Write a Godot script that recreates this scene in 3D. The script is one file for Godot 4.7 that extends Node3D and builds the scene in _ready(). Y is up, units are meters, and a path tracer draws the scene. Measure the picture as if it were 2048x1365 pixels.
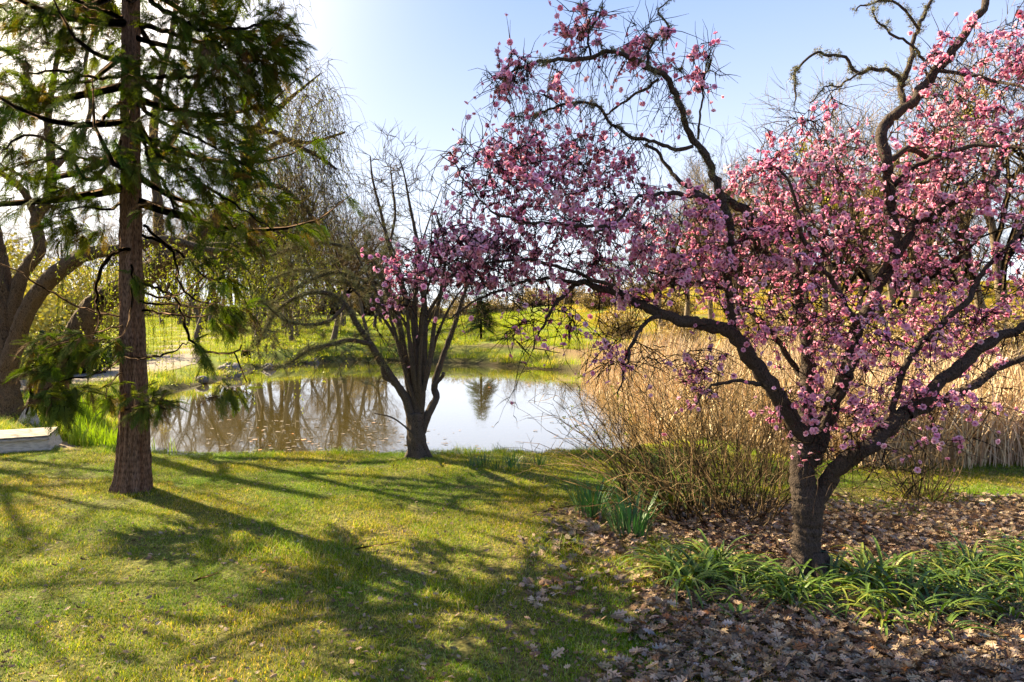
extends Node3D
# A spring garden by a pond: blossoming plum, cedar, willow, reeds and lawn. Metres, y up.

const WATER := -0.35
const PLUM_LIMBS := [
	[1.90,-0.08,-4.40,0.116,1.89,0.04,-4.40,0.091,1.87,0.21,-4.40,0.083,1.88,0.33,-4.40,0.083,1.87,0.48,-4.40,0.086,1.85,0.62,-4.42,0.075,1.86,0.77,-4.44,0.073,1.88,0.90,-4.46,0.070],
	[1.88,0.84,-4.44,0.053,1.77,1.01,-4.41,0.051,1.64,1.19,-4.38,0.048,1.50,1.38,-4.36,0.048,1.37,1.54,-4.33,0.043,1.22,1.60,-4.30,0.039,1.04,1.63,-4.27,0.034,0.84,1.70,-4.25,0.030,0.68,1.78,-4.22,0.025,0.54,1.83,-4.19,0.021,0.40,1.85,-4.16,0.017,0.31,1.78,-4.13,0.012,0.22,1.67,-4.11,0.010,0.16,1.57,-4.08,0.006,0.12,1.45,-4.05,0.004],
	[1.39,1.51,-4.36,0.028,1.35,1.70,-4.34,0.026,1.33,1.91,-4.31,0.024,1.34,2.09,-4.29,0.024,1.31,2.24,-4.27,0.026,1.25,2.39,-4.25,0.024,1.17,2.59,-4.22,0.022,1.07,2.73,-4.20,0.020,1.01,2.84,-4.18,0.018,0.95,2.98,-4.16,0.018,0.89,3.05,-4.13,0.016,0.79,3.09,-4.11,0.014,0.67,3.14,-4.09,0.013,0.56,3.17,-4.06,0.012,0.41,3.14,-4.04,0.012,0.24,3.11,-4.02,0.010,0.10,3.08,-4.00,0.009,-0.01,3.02,-3.97,0.005,-0.05,2.91,-3.95,0.003],
	[1.57,2.06,-4.46,0.029,1.46,2.29,-4.41,0.029,1.35,2.35,-4.35,0.026,1.27,2.39,-4.30,0.024],
	[1.08,2.67,-4.20,0.013,0.98,2.65,-4.22,0.012,0.87,2.69,-4.24,0.011,0.73,2.74,-4.27,0.011,0.61,2.82,-4.29,0.010,0.51,2.93,-4.31,0.009,0.39,2.97,-4.33,0.009,0.26,2.94,-4.36,0.007,0.11,2.90,-4.38,0.006,-0.01,2.90,-4.40,0.004],
	[0.85,3.03,-4.10,0.009,0.75,2.98,-4.18,0.008,0.65,2.93,-4.27,0.007,0.56,2.89,-4.35,0.006],
	[1.30,2.27,-4.30,0.017,1.16,2.41,-4.35,0.015,1.04,2.50,-4.40,0.013,0.93,2.67,-4.45,0.011,0.85,2.75,-4.50,0.010],
	[1.27,2.36,-4.30,0.018,1.08,2.37,-4.22,0.014,0.84,2.38,-4.14,0.012,0.70,2.32,-4.06,0.010,0.60,2.20,-3.98,0.009,0.46,2.11,-3.90,0.005],
	[0.80,3.08,-4.10,0.009,0.78,3.18,-4.12,0.008,0.84,3.27,-4.13,0.007,0.91,3.36,-4.15,0.007,0.86,3.43,-4.17,0.005,0.90,3.50,-4.18,0.004,0.97,3.56,-4.20,0.003],
	[1.12,2.72,-4.25,0.007,1.13,2.88,-4.23,0.006,1.14,3.04,-4.22,0.006,1.15,3.09,-4.20,0.004],
	[0.45,3.15,-4.05,0.007,0.44,3.28,-4.10,0.006,0.46,3.42,-4.15,0.004],
	[1.87,0.80,-4.48,0.049,1.92,0.97,-4.53,0.048,1.94,1.20,-4.59,0.046,1.95,1.47,-4.64,0.042,1.92,1.77,-4.69,0.035,1.92,2.04,-4.74,0.031,1.86,2.31,-4.79,0.024,1.79,2.56,-4.85,0.017,1.72,2.74,-4.90,0.010],
	[1.92,0.70,-4.50,0.054,2.01,0.93,-4.48,0.049,2.09,1.20,-4.46,0.047,2.17,1.43,-4.45,0.044,2.20,1.59,-4.43,0.042,2.27,1.75,-4.41,0.040,2.39,2.00,-4.39,0.037,2.38,2.23,-4.38,0.035,2.33,2.48,-4.36,0.033,2.28,2.63,-4.34,0.033,2.26,2.75,-4.32,0.032,2.31,2.85,-4.31,0.032,2.43,2.96,-4.29,0.030,2.56,3.13,-4.27,0.028,2.70,3.31,-4.25,0.026,2.79,3.48,-4.24,0.021,2.89,3.68,-4.22,0.017,3.05,3.93,-4.20,0.011],
	[2.38,2.93,-4.30,0.017,2.40,3.08,-4.34,0.017,2.45,3.25,-4.38,0.015,2.52,3.42,-4.42,0.013,2.62,3.59,-4.46,0.011,2.71,3.75,-4.50,0.008],
	[2.41,3.07,-4.35,0.013,2.35,3.12,-4.32,0.013,2.27,3.15,-4.30,0.011,2.18,3.15,-4.27,0.011,2.08,3.12,-4.25,0.010,2.00,3.21,-4.22,0.009,1.88,3.21,-4.20,0.008,1.77,3.19,-4.17,0.007,1.67,3.11,-4.15,0.007,1.65,3.01,-4.12,0.007,1.65,2.89,-4.10,0.004],
	[2.50,3.41,-4.35,0.009,2.35,3.54,-4.31,0.007,2.24,3.55,-4.28,0.007,2.13,3.52,-4.24,0.005,2.03,3.47,-4.20,0.004],
	[2.56,3.25,-4.40,0.009,2.36,3.38,-4.37,0.007,2.25,3.46,-4.33,0.006,2.20,3.52,-4.30,0.004],
	[2.06,3.10,-4.20,0.007,1.91,3.00,-4.13,0.005,1.79,2.96,-4.07,0.004,1.69,2.86,-4.00,0.003],
	[1.90,0.43,-4.40,0.057,1.97,0.55,-4.36,0.052,2.07,0.75,-4.32,0.050,2.15,0.84,-4.28,0.047,2.31,1.00,-4.24,0.045,2.44,1.11,-4.20,0.040,2.52,1.21,-4.16,0.037,2.68,1.39,-4.12,0.035,2.80,1.50,-4.08,0.031,2.96,1.60,-4.04,0.024,3.16,1.75,-4.00,0.016],
	[2.40,1.06,-4.20,0.027,2.60,1.10,-4.31,0.028,2.77,1.14,-4.42,0.029,3.06,1.26,-4.53,0.027,3.40,1.39,-4.64,0.023,3.79,1.55,-4.75,0.017],
	[2.32,1.04,-4.25,0.019,2.36,1.29,-4.21,0.019,2.40,1.41,-4.18,0.019,2.55,1.61,-4.14,0.017,2.67,1.76,-4.11,0.016,2.81,1.98,-4.07,0.014,2.92,2.14,-4.04,0.012,3.06,2.32,-4.00,0.008],
	[2.36,1.97,-4.35,0.026,2.52,2.23,-4.39,0.031,2.70,2.32,-4.42,0.029,2.88,2.44,-4.46,0.029,3.06,2.56,-4.49,0.027,3.13,2.72,-4.53,0.023,3.24,2.83,-4.56,0.018,3.47,3.00,-4.60,0.014],
	[2.29,2.59,-4.35,0.017,2.48,2.71,-4.44,0.018,2.65,2.67,-4.53,0.016,2.82,2.59,-4.61,0.014,3.02,2.53,-4.70,0.009],
	[2.36,2.45,-4.40,0.018,2.46,2.57,-4.25,0.015,2.60,2.62,-4.10,0.012,2.73,2.61,-3.95,0.010,2.84,2.55,-3.80,0.006],
	[2.57,3.13,-4.25,0.013,2.67,3.06,-4.13,0.010,2.77,3.00,-4.02,0.008,2.85,2.87,-3.90,0.006],
	[1.97,1.23,-4.70,0.021,1.82,1.46,-4.74,0.019,1.62,1.70,-4.78,0.017,1.43,1.84,-4.82,0.014,1.16,1.91,-4.86,0.012,0.93,1.98,-4.90,0.007],
	[2.19,1.60,-4.40,0.018,1.95,1.88,-4.30,0.015,1.75,2.14,-4.20,0.013,1.65,2.33,-4.10,0.010,1.52,2.51,-4.00,0.006],
	[1.64,1.21,-4.40,0.018,1.41,1.26,-4.33,0.011,1.21,1.21,-4.27,0.009,1.07,1.06,-4.20,0.004],
	[0.93,1.67,-4.25,0.015,0.80,1.61,-4.19,0.013,0.70,1.49,-4.12,0.010,0.66,1.34,-4.06,0.006,0.60,1.21,-4.00,0.004],
	[0.40,1.85,-4.10,0.012,0.19,1.87,-4.07,0.010,-0.04,1.82,-4.05,0.008,-0.21,1.75,-4.03,0.006,-0.35,1.64,-4.00,0.004],
	[0.55,2.16,-3.95,0.010,0.30,2.17,-3.94,0.010,0.07,2.19,-3.93,0.008,-0.12,2.25,-3.92,0.006,-0.26,2.41,-3.91,0.004,-0.38,2.55,-3.90,0.003],
	[0.60,1.83,-4.10,0.012,0.33,1.92,-4.05,0.010,0.07,1.98,-4.00,0.008,-0.18,1.95,-3.95,0.006,-0.40,1.86,-3.90,0.004,-0.61,1.86,-3.85,0.003]]
const PLUM_CROWN := [
	[0.28,2.25,-4.10,0.63,0.41,0.5,210],
	[-0.24,2.00,-3.95,0.34,0.20,0.35,130],
	[0.02,2.55,-4.15,0.44,0.18,0.4,75],
	[0.48,2.61,-4.30,0.28,0.18,0.3,25],
	[1.15,2.12,-4.30,0.58,0.31,0.5,140],
	[1.68,1.98,-4.40,0.57,0.41,0.6,130],
	[1.80,2.57,-4.40,0.36,0.33,0.45,85],
	[1.49,2.38,-4.40,0.19,0.28,0.4,25],
	[2.30,2.32,-4.40,0.60,0.47,0.6,130],
	[2.78,2.88,-4.20,0.36,0.60,0.5,180],
	[2.77,2.06,-4.30,0.46,0.46,0.6,120],
	[2.08,1.60,-4.30,0.74,0.37,0.6,170],
	[1.93,1.08,-4.30,0.46,0.28,0.5,70],
	[2.55,1.14,-4.30,0.43,0.28,0.5,60],
	[2.10,0.77,-4.20,0.45,0.15,0.4,26],
	[3.00,1.60,-4.30,0.28,0.34,0.5,50],
	[-0.04,3.05,-4.00,0.17,0.13,0.2,20],
	[0.41,3.31,-4.10,0.16,0.18,0.25,30],
	[0.77,3.21,-4.10,0.18,0.18,0.25,22],
	[1.10,3.14,-4.20,0.14,0.17,0.2,14],
	[0.13,2.92,-4.00,0.26,0.17,0.3,14],
	[0.16,1.64,-4.05,0.26,0.23,0.4,26],
	[0.60,1.49,-4.10,0.32,0.20,0.4,30],
	[1.10,1.36,-4.20,0.21,0.24,0.4,24],
	[-0.63,1.86,-3.95,0.20,0.20,0.25,26],
	[-0.69,1.64,-3.95,0.11,0.11,0.2,8],
	[0.85,1.88,-4.30,0.43,0.18,0.5,60],
	[1.87,2.85,-4.30,0.09,0.15,0.3,10]]
const CEDAR_LOW := [
	[-3.65,1.67,-6.55,0.011,-3.81,1.69,-6.48,0.010,-4.03,1.77,-6.41,0.010,-4.25,1.93,-6.34,0.009,-4.38,2.04,-6.27,0.008,-4.56,2.16,-6.20,0.007],
	[-3.54,2.28,-6.50,0.017,-3.62,2.26,-6.43,0.021,-3.66,2.19,-6.36,0.017,-3.69,2.04,-6.29,0.017,-3.70,1.85,-6.21,0.015,-3.64,1.68,-6.14,0.013,-3.59,1.58,-6.07,0.011,-3.59,1.49,-6.00,0.006],
	[-3.45,1.97,-6.50,0.012,-3.24,1.91,-6.42,0.012,-3.05,1.82,-6.35,0.012,-2.97,1.67,-6.28,0.012,-2.89,1.53,-6.20,0.012,-2.80,1.42,-6.12,0.011,-2.60,1.35,-6.05,0.010,-2.38,1.35,-5.98,0.008,-2.29,1.41,-5.90,0.005],
	[-2.37,1.35,-5.95,0.006,-2.30,1.20,-5.93,0.006,-2.25,1.09,-5.90,0.005],
	[-3.50,1.90,-6.60,0.011,-3.37,1.84,-6.67,0.011,-3.23,1.86,-6.75,0.009,-3.07,1.98,-6.83,0.007,-3.04,2.07,-6.90,0.004],
	[-3.48,1.80,-6.55,0.011,-3.19,1.77,-6.47,0.010,-2.87,1.74,-6.38,0.009,-2.64,1.78,-6.30,0.007],
	[-3.50,1.71,-6.60,0.011,-3.27,1.68,-6.63,0.011,-2.97,1.66,-6.67,0.009,-2.81,1.72,-6.70,0.006],
	[-3.42,2.41,-6.50,0.014,-3.18,2.31,-6.45,0.012,-3.07,2.20,-6.40,0.011,-3.03,2.01,-6.35,0.010,-2.95,1.89,-6.30,0.010,-2.81,1.80,-6.25,0.009,-2.62,1.76,-6.20,0.007],
	[-3.41,2.50,-6.50,0.014,-3.07,2.26,-6.40,0.012,-2.89,2.16,-6.30,0.010,-2.75,2.03,-6.20,0.009,-2.54,1.95,-6.10,0.007],
	[-3.65,1.26,-6.50,0.010,-3.69,1.18,-6.35,0.010,-3.77,1.12,-6.20,0.009,-3.92,1.11,-6.05,0.006,-3.99,0.99,-5.90,0.005],
	[-3.56,1.30,-6.35,0.014,-3.30,1.28,-6.23,0.011,-3.02,1.34,-6.12,0.008,-2.77,1.44,-6.00,0.004],
	[-3.61,1.58,-6.50,0.008,-3.84,1.50,-6.37,0.008,-4.07,1.40,-6.23,0.007,-4.16,1.34,-6.10,0.005],
	[-3.52,0.81,-6.35,0.008,-3.30,0.86,-6.22,0.007,-3.04,0.85,-6.10,0.005],
	[-3.61,1.14,-6.45,0.007,-3.67,1.02,-6.33,0.006,-3.61,0.92,-6.20,0.004],
	[-3.42,2.12,-6.30,0.010,-3.38,1.98,-6.26,0.010,-3.38,1.81,-6.22,0.009,-3.38,1.63,-6.18,0.007,-3.44,1.50,-6.14,0.005,-3.57,1.41,-6.10,0.003]]
const CEDAR_HIGH := [
	[-3.61,3.35,-6.60,0.023,-3.68,3.06,-6.42,0.021,-3.76,2.87,-6.24,0.019,-3.84,3.07,-6.06,0.015,-4.01,3.17,-5.88,0.012,-4.13,3.00,-5.70,0.006],
	[-3.49,3.65,-6.60,0.023,-3.26,3.47,-6.45,0.019,-3.00,3.34,-6.30,0.016,-2.63,3.15,-6.15,0.012,-2.27,2.95,-6.00,0.006],
	[-3.48,3.38,-6.60,0.023,-3.19,3.12,-6.40,0.019,-2.87,2.92,-6.20,0.015,-2.53,2.71,-6.00,0.012,-2.16,2.49,-5.80,0.007,-1.85,2.31,-5.60,0.004],
	[-3.47,4.37,-6.60,0.026,-3.18,4.28,-6.50,0.023,-2.95,4.17,-6.40,0.019,-2.55,4.05,-6.30,0.013,-2.12,3.90,-6.20,0.006],
	[-3.44,3.90,-6.60,0.020,-3.15,3.86,-6.52,0.020,-2.84,3.85,-6.45,0.016,-2.58,3.92,-6.38,0.013,-2.24,3.94,-6.30,0.008],
	[-3.60,3.88,-6.60,0.016,-3.81,3.84,-6.47,0.016,-4.04,3.86,-6.33,0.013,-4.30,3.77,-6.20,0.006],
	[-3.63,3.68,-6.60,0.020,-3.90,3.52,-6.70,0.017,-4.20,3.50,-6.80,0.014,-4.61,3.58,-6.90,0.007],
	[-3.63,3.17,-6.60,0.016,-3.74,3.09,-6.40,0.013,-3.93,3.05,-6.20,0.009,-4.18,2.95,-6.00,0.006],
	[-3.50,2.98,-6.60,0.016,-3.35,2.86,-6.70,0.017,-3.21,2.74,-6.80,0.014,-3.06,2.61,-6.90,0.010,-2.81,2.37,-7.00,0.007],
	[-3.45,3.31,-6.60,0.016,-3.27,3.03,-6.37,0.016,-3.02,2.80,-6.13,0.012,-2.82,2.55,-5.90,0.009],
	[-3.64,2.75,-6.60,0.013,-3.70,2.63,-6.43,0.013,-3.80,2.63,-6.27,0.009,-3.96,2.54,-6.10,0.006],
	[-3.57,4.41,-6.60,0.026,-3.73,4.43,-6.43,0.023,-3.98,4.49,-6.27,0.016,-4.30,4.46,-6.10,0.009],
	[-3.36,4.59,-6.60,0.026,-2.96,4.30,-6.33,0.022,-2.58,4.10,-6.07,0.015,-2.06,4.04,-5.80,0.009]]
const CEDAR_CLUMPS := [
	[-3.87,1.41,-6.20,0.38,0.13,0.35,46],
	[-4.02,1.21,-6.10,0.18,0.10,0.3,22],
	[-3.80,0.97,-5.95,0.16,0.14,0.3,36],
	[-3.24,0.88,-6.25,0.22,0.12,0.2,20],
	[-3.62,0.94,-6.30,0.08,0.11,0.15,8],
	[-2.52,1.69,-6.30,0.17,0.14,0.3,26],
	[-2.56,1.97,-6.20,0.12,0.09,0.2,10],
	[-2.71,1.36,-6.00,0.08,0.12,0.2,9],
	[-2.40,1.02,-5.95,0.14,0.10,0.25,16],
	[-3.35,2.01,-6.30,0.08,0.06,0.1,5],
	[-3.91,2.74,-6.30,0.20,0.18,0.4,22],
	[-4.04,2.55,-6.50,0.33,0.19,0.4,30],
	[-2.84,2.57,-6.30,0.49,0.14,0.5,26],
	[-2.15,2.65,-6.00,0.17,0.21,0.4,16],
	[-2.36,2.32,-6.10,0.22,0.13,0.3,12],
	[-2.67,2.16,-6.20,0.27,0.09,0.3,10],
	[-4.16,3.42,-6.10,0.30,0.22,0.5,40],
	[-3.62,2.99,-6.20,0.27,0.18,0.4,26],
	[-4.02,3.74,-6.10,0.39,0.26,0.5,50],
	[-3.04,3.68,-6.20,0.27,0.27,0.5,40],
	[-2.65,3.29,-6.20,0.35,0.31,0.5,60],
	[-2.42,3.77,-6.20,0.35,0.31,0.5,110],
	[-2.09,4.03,-6.20,0.20,0.31,0.4,80],
	[-2.72,4.16,-6.20,0.40,0.27,0.5,80],
	[-3.88,4.16,-6.10,0.48,0.22,0.5,80],
	[-2.31,2.95,-6.00,0.26,0.21,0.4,36],
	[-3.05,2.99,-6.20,0.22,0.22,0.5,20],
	[-4.18,2.99,-6.00,0.26,0.17,0.4,26],
	[-2.66,2.82,-6.00,0.21,0.17,0.4,24],
	[-3.31,3.38,-6.20,0.18,0.22,0.2,12],
	[-3.24,3.82,-6.10,0.22,0.22,0.3,10],
	[-3.28,2.97,-6.10,0.10,0.13,0.2,8]]
const WILLOW_LIMBS := [
	[-7.92,-0.28,-11.00,0.267,-8.00,0.19,-11.04,0.201,-8.08,0.82,-11.09,0.162,-8.11,1.45,-11.13,0.135,-8.15,2.25,-11.17,0.136,-8.32,3.20,-11.21,0.109,-8.48,4.32,-11.26,0.082,-8.40,5.51,-11.30,0.055],
	[-7.99,0.67,-11.00,0.134,-7.75,1.30,-10.93,0.113,-7.47,1.84,-10.86,0.112,-7.09,2.26,-10.79,0.111,-6.59,2.57,-10.72,0.098,-6.21,2.65,-10.65,0.084,-5.83,2.68,-10.58,0.077,-5.19,2.81,-10.51,0.064,-4.49,2.65,-10.44,0.044,-3.87,2.61,-10.37,0.031,-3.40,2.64,-10.30,0.019],
	[-8.16,-0.25,-11.80,0.215,-7.86,0.42,-11.87,0.202,-7.55,1.08,-11.94,0.196,-7.18,1.80,-12.01,0.190,-6.82,2.08,-12.09,0.183,-6.29,2.43,-12.16,0.170,-5.91,2.69,-12.23,0.148,-5.46,3.09,-12.30,0.119,-5.04,3.54,-12.37,0.098,-4.71,4.08,-12.44,0.091,-4.73,4.62,-12.51,0.084,-4.67,4.90,-12.59,0.069,-4.33,5.27,-12.66,0.054,-3.81,5.74,-12.73,0.023,-3.47,6.05,-12.80,0.009],
	[-4.63,4.92,-12.60,0.054,-4.22,4.93,-12.45,0.045,-3.82,4.67,-12.30,0.045,-3.35,4.43,-12.15,0.033,-2.99,4.17,-12.00,0.022],
	[-4.77,4.37,-12.60,0.054,-4.48,4.68,-12.80,0.047,-4.18,4.91,-13.00,0.039,-3.77,4.92,-13.20,0.032,-3.17,5.16,-13.40,0.020],
	[-4.92,3.78,-12.50,0.061,-4.39,3.96,-12.28,0.045,-3.88,3.83,-12.05,0.037,-3.39,3.37,-11.82,0.029,-3.09,2.93,-11.60,0.014],
	[-6.12,2.56,-12.20,0.104,-6.19,3.18,-12.30,0.090,-6.25,3.72,-12.40,0.083,-6.36,4.44,-12.50,0.076,-6.38,5.17,-12.60,0.069,-6.31,5.90,-12.70,0.054,-6.17,6.65,-12.80,0.047,-6.01,7.94,-12.90,0.039,-5.95,9.24,-13.00,0.024],
	[-6.44,4.39,-12.70,0.062,-5.99,4.89,-12.56,0.053,-5.65,5.55,-12.42,0.038,-5.23,6.11,-12.28,0.030,-4.73,6.81,-12.14,0.022,-4.41,7.67,-12.00,0.015],
	[-8.12,1.13,-11.20,0.109,-7.82,2.25,-11.15,0.102,-7.47,2.72,-11.10,0.094,-7.49,3.18,-11.05,0.081,-7.23,3.56,-11.00,0.073,-7.15,4.02,-10.95,0.066,-7.16,4.69,-10.90,0.053,-7.00,5.44,-10.85,0.040,-6.79,6.17,-10.80,0.026],
	[-7.51,3.19,-11.10,0.061,-7.57,3.59,-10.93,0.053,-7.67,3.75,-10.77,0.046,-7.84,3.94,-10.60,0.032],
	[-7.20,3.95,-11.00,0.053,-6.93,4.38,-11.20,0.048,-6.80,4.99,-11.40,0.035,-6.99,5.78,-11.60,0.028,-6.93,6.51,-11.80,0.021],
	[-5.85,2.68,-12.10,0.073,-5.46,2.79,-11.93,0.065,-4.97,2.86,-11.75,0.050,-4.31,2.86,-11.57,0.035,-3.60,2.99,-11.40,0.021],
	[-5.98,2.64,-12.10,0.066,-5.25,2.68,-11.82,0.057,-4.72,2.51,-11.55,0.042,-4.45,2.41,-11.28,0.034,-3.79,2.55,-11.00,0.020],
	[-5.06,3.50,-12.40,0.060,-4.56,3.35,-12.25,0.045,-3.99,3.20,-12.10,0.037,-3.52,2.63,-11.95,0.022,-3.31,2.11,-11.80,0.014]]
const FRUIT_LIMBS := [
	[-1.10,-0.06,-8.20,0.145,-1.12,0.15,-8.20,0.111,-1.14,0.39,-8.20,0.100,-1.15,0.53,-8.20,0.095],
	[-1.17,0.39,-8.20,0.055,-1.24,0.68,-8.16,0.050,-1.36,0.89,-8.13,0.046,-1.52,1.13,-8.09,0.042,-1.62,1.33,-8.05,0.037,-1.77,1.56,-8.02,0.033,-1.90,1.79,-7.98,0.029,-2.12,1.93,-7.95,0.025,-2.39,1.90,-7.91,0.020,-2.63,1.73,-7.87,0.016,-2.77,1.51,-7.84,0.012,-2.84,1.34,-7.80,0.008],
	[-1.15,0.44,-8.20,0.046,-1.22,0.85,-8.24,0.042,-1.28,1.26,-8.29,0.038,-1.36,1.62,-8.33,0.034,-1.52,2.04,-8.38,0.030,-1.70,2.34,-8.42,0.026,-2.01,2.49,-8.47,0.022,-2.39,2.56,-8.51,0.018,-2.83,2.44,-8.56,0.013,-3.09,2.35,-8.60,0.009],
	[-1.12,0.44,-8.20,0.046,-1.14,0.86,-8.21,0.042,-1.13,1.27,-8.22,0.038,-1.17,1.62,-8.24,0.034,-1.32,2.09,-8.25,0.030,-1.45,2.50,-8.26,0.023,-1.55,2.91,-8.28,0.017,-1.64,3.27,-8.29,0.013,-1.67,3.55,-8.30,0.006],
	[-1.08,0.44,-8.20,0.042,-1.05,0.86,-8.19,0.042,-1.03,1.27,-8.17,0.038,-1.01,1.62,-8.16,0.034,-1.04,2.09,-8.15,0.025,-1.09,2.49,-8.14,0.021,-1.18,2.95,-8.12,0.015,-1.24,3.29,-8.11,0.010,-1.29,3.46,-8.10,0.006],
	[-1.10,0.21,-8.20,0.055,-1.04,0.38,-8.23,0.051,-0.96,0.58,-8.27,0.047,-0.90,0.70,-8.30,0.043,-0.93,0.84,-8.33,0.039,-0.83,1.17,-8.37,0.034,-0.71,1.50,-8.40,0.030,-0.60,1.86,-8.43,0.026,-0.48,2.22,-8.47,0.017,-0.39,2.59,-8.50,0.009],
	[-0.93,0.83,-8.20,0.025,-0.82,0.95,-8.15,0.021,-0.80,1.00,-8.10,0.021],
	[-1.06,0.69,-8.15,0.029,-0.96,1.10,-8.08,0.027,-0.88,1.62,-8.01,0.025,-0.79,2.02,-7.94,0.020,-0.75,2.41,-7.87,0.016,-0.85,2.84,-7.80,0.008],
	[-1.37,0.89,-8.15,0.025,-1.48,0.96,-8.07,0.021,-1.49,1.08,-8.00,0.016],
	[-1.61,1.34,-8.00,0.025,-1.84,1.39,-7.94,0.025,-2.05,1.34,-7.88,0.020,-2.26,1.29,-7.82,0.016,-2.46,1.15,-7.76,0.012,-2.61,1.10,-7.70,0.008],
	[-1.88,1.79,-7.90,0.024,-2.03,1.62,-7.83,0.020,-2.24,1.57,-7.75,0.016,-2.49,1.62,-7.67,0.012,-2.73,1.84,-7.60,0.008],
	[-1.52,2.04,-8.40,0.026,-1.81,2.10,-8.36,0.026,-2.10,2.18,-8.32,0.021,-2.38,2.09,-8.28,0.017,-2.67,1.91,-8.24,0.013,-2.83,1.80,-8.20,0.008],
	[-1.37,1.62,-8.40,0.026,-1.66,1.86,-8.48,0.026,-1.92,2.05,-8.56,0.022,-2.24,2.11,-8.64,0.018,-2.63,2.24,-8.72,0.013,-3.04,2.12,-8.80,0.009],
	[-1.14,1.27,-8.20,0.021,-0.95,1.74,-8.15,0.021,-0.72,2.08,-8.10,0.017,-0.54,2.42,-8.05,0.012,-0.51,2.87,-8.00,0.006],
	[-1.44,2.50,-8.25,0.017,-1.38,2.86,-8.30,0.015,-1.42,3.22,-8.35,0.011,-1.45,3.46,-8.40,0.006],
	[-1.14,0.28,-8.10,0.012,-1.26,0.41,-8.03,0.010,-1.39,0.51,-7.97,0.008,-1.56,0.56,-7.90,0.006]]

const POND := [[-4.6, -9.3], [-5.6, -9.7], [-6.4, -10.6], [-7.0, -12.2], [-8.3, -13.4], [-9.3, -15.0], [-9.1, -18.0], [-9.2, -21.5], [-9.6, -24.3], [-10.0, -28.0], [-8.6, -31.0], [-6.0, -32.4], [-2.2, -30.4], [0.8, -27.6], [3.0, -25.4], [3.4, -21.0], [3.0, -16.0], [2.7, -12.0], [2.3, -10.0], [1.2, -9.4], [-1.0, -9.3], [-2.8, -9.2]]

const OAKS := [[9.5, 20.0, 0.78], [12.5, 22.0, 0.95], [15.5, 21.0, 1.1], [18.0, 25.0, 1.15], [13.0, 29.0, 1.0], [17.0, 31.0, 1.15], [21.5, 29.0, 1.2], [9.5, 33.0, 0.8], [23.5, 34.0, 1.25], [12.5, 38.0, 0.9], [18.5, 40.0, 1.1], [26.0, 41.0, 1.2], [7.0, 45.0, 0.75], [15.0, 48.0, 0.95]]

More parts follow.
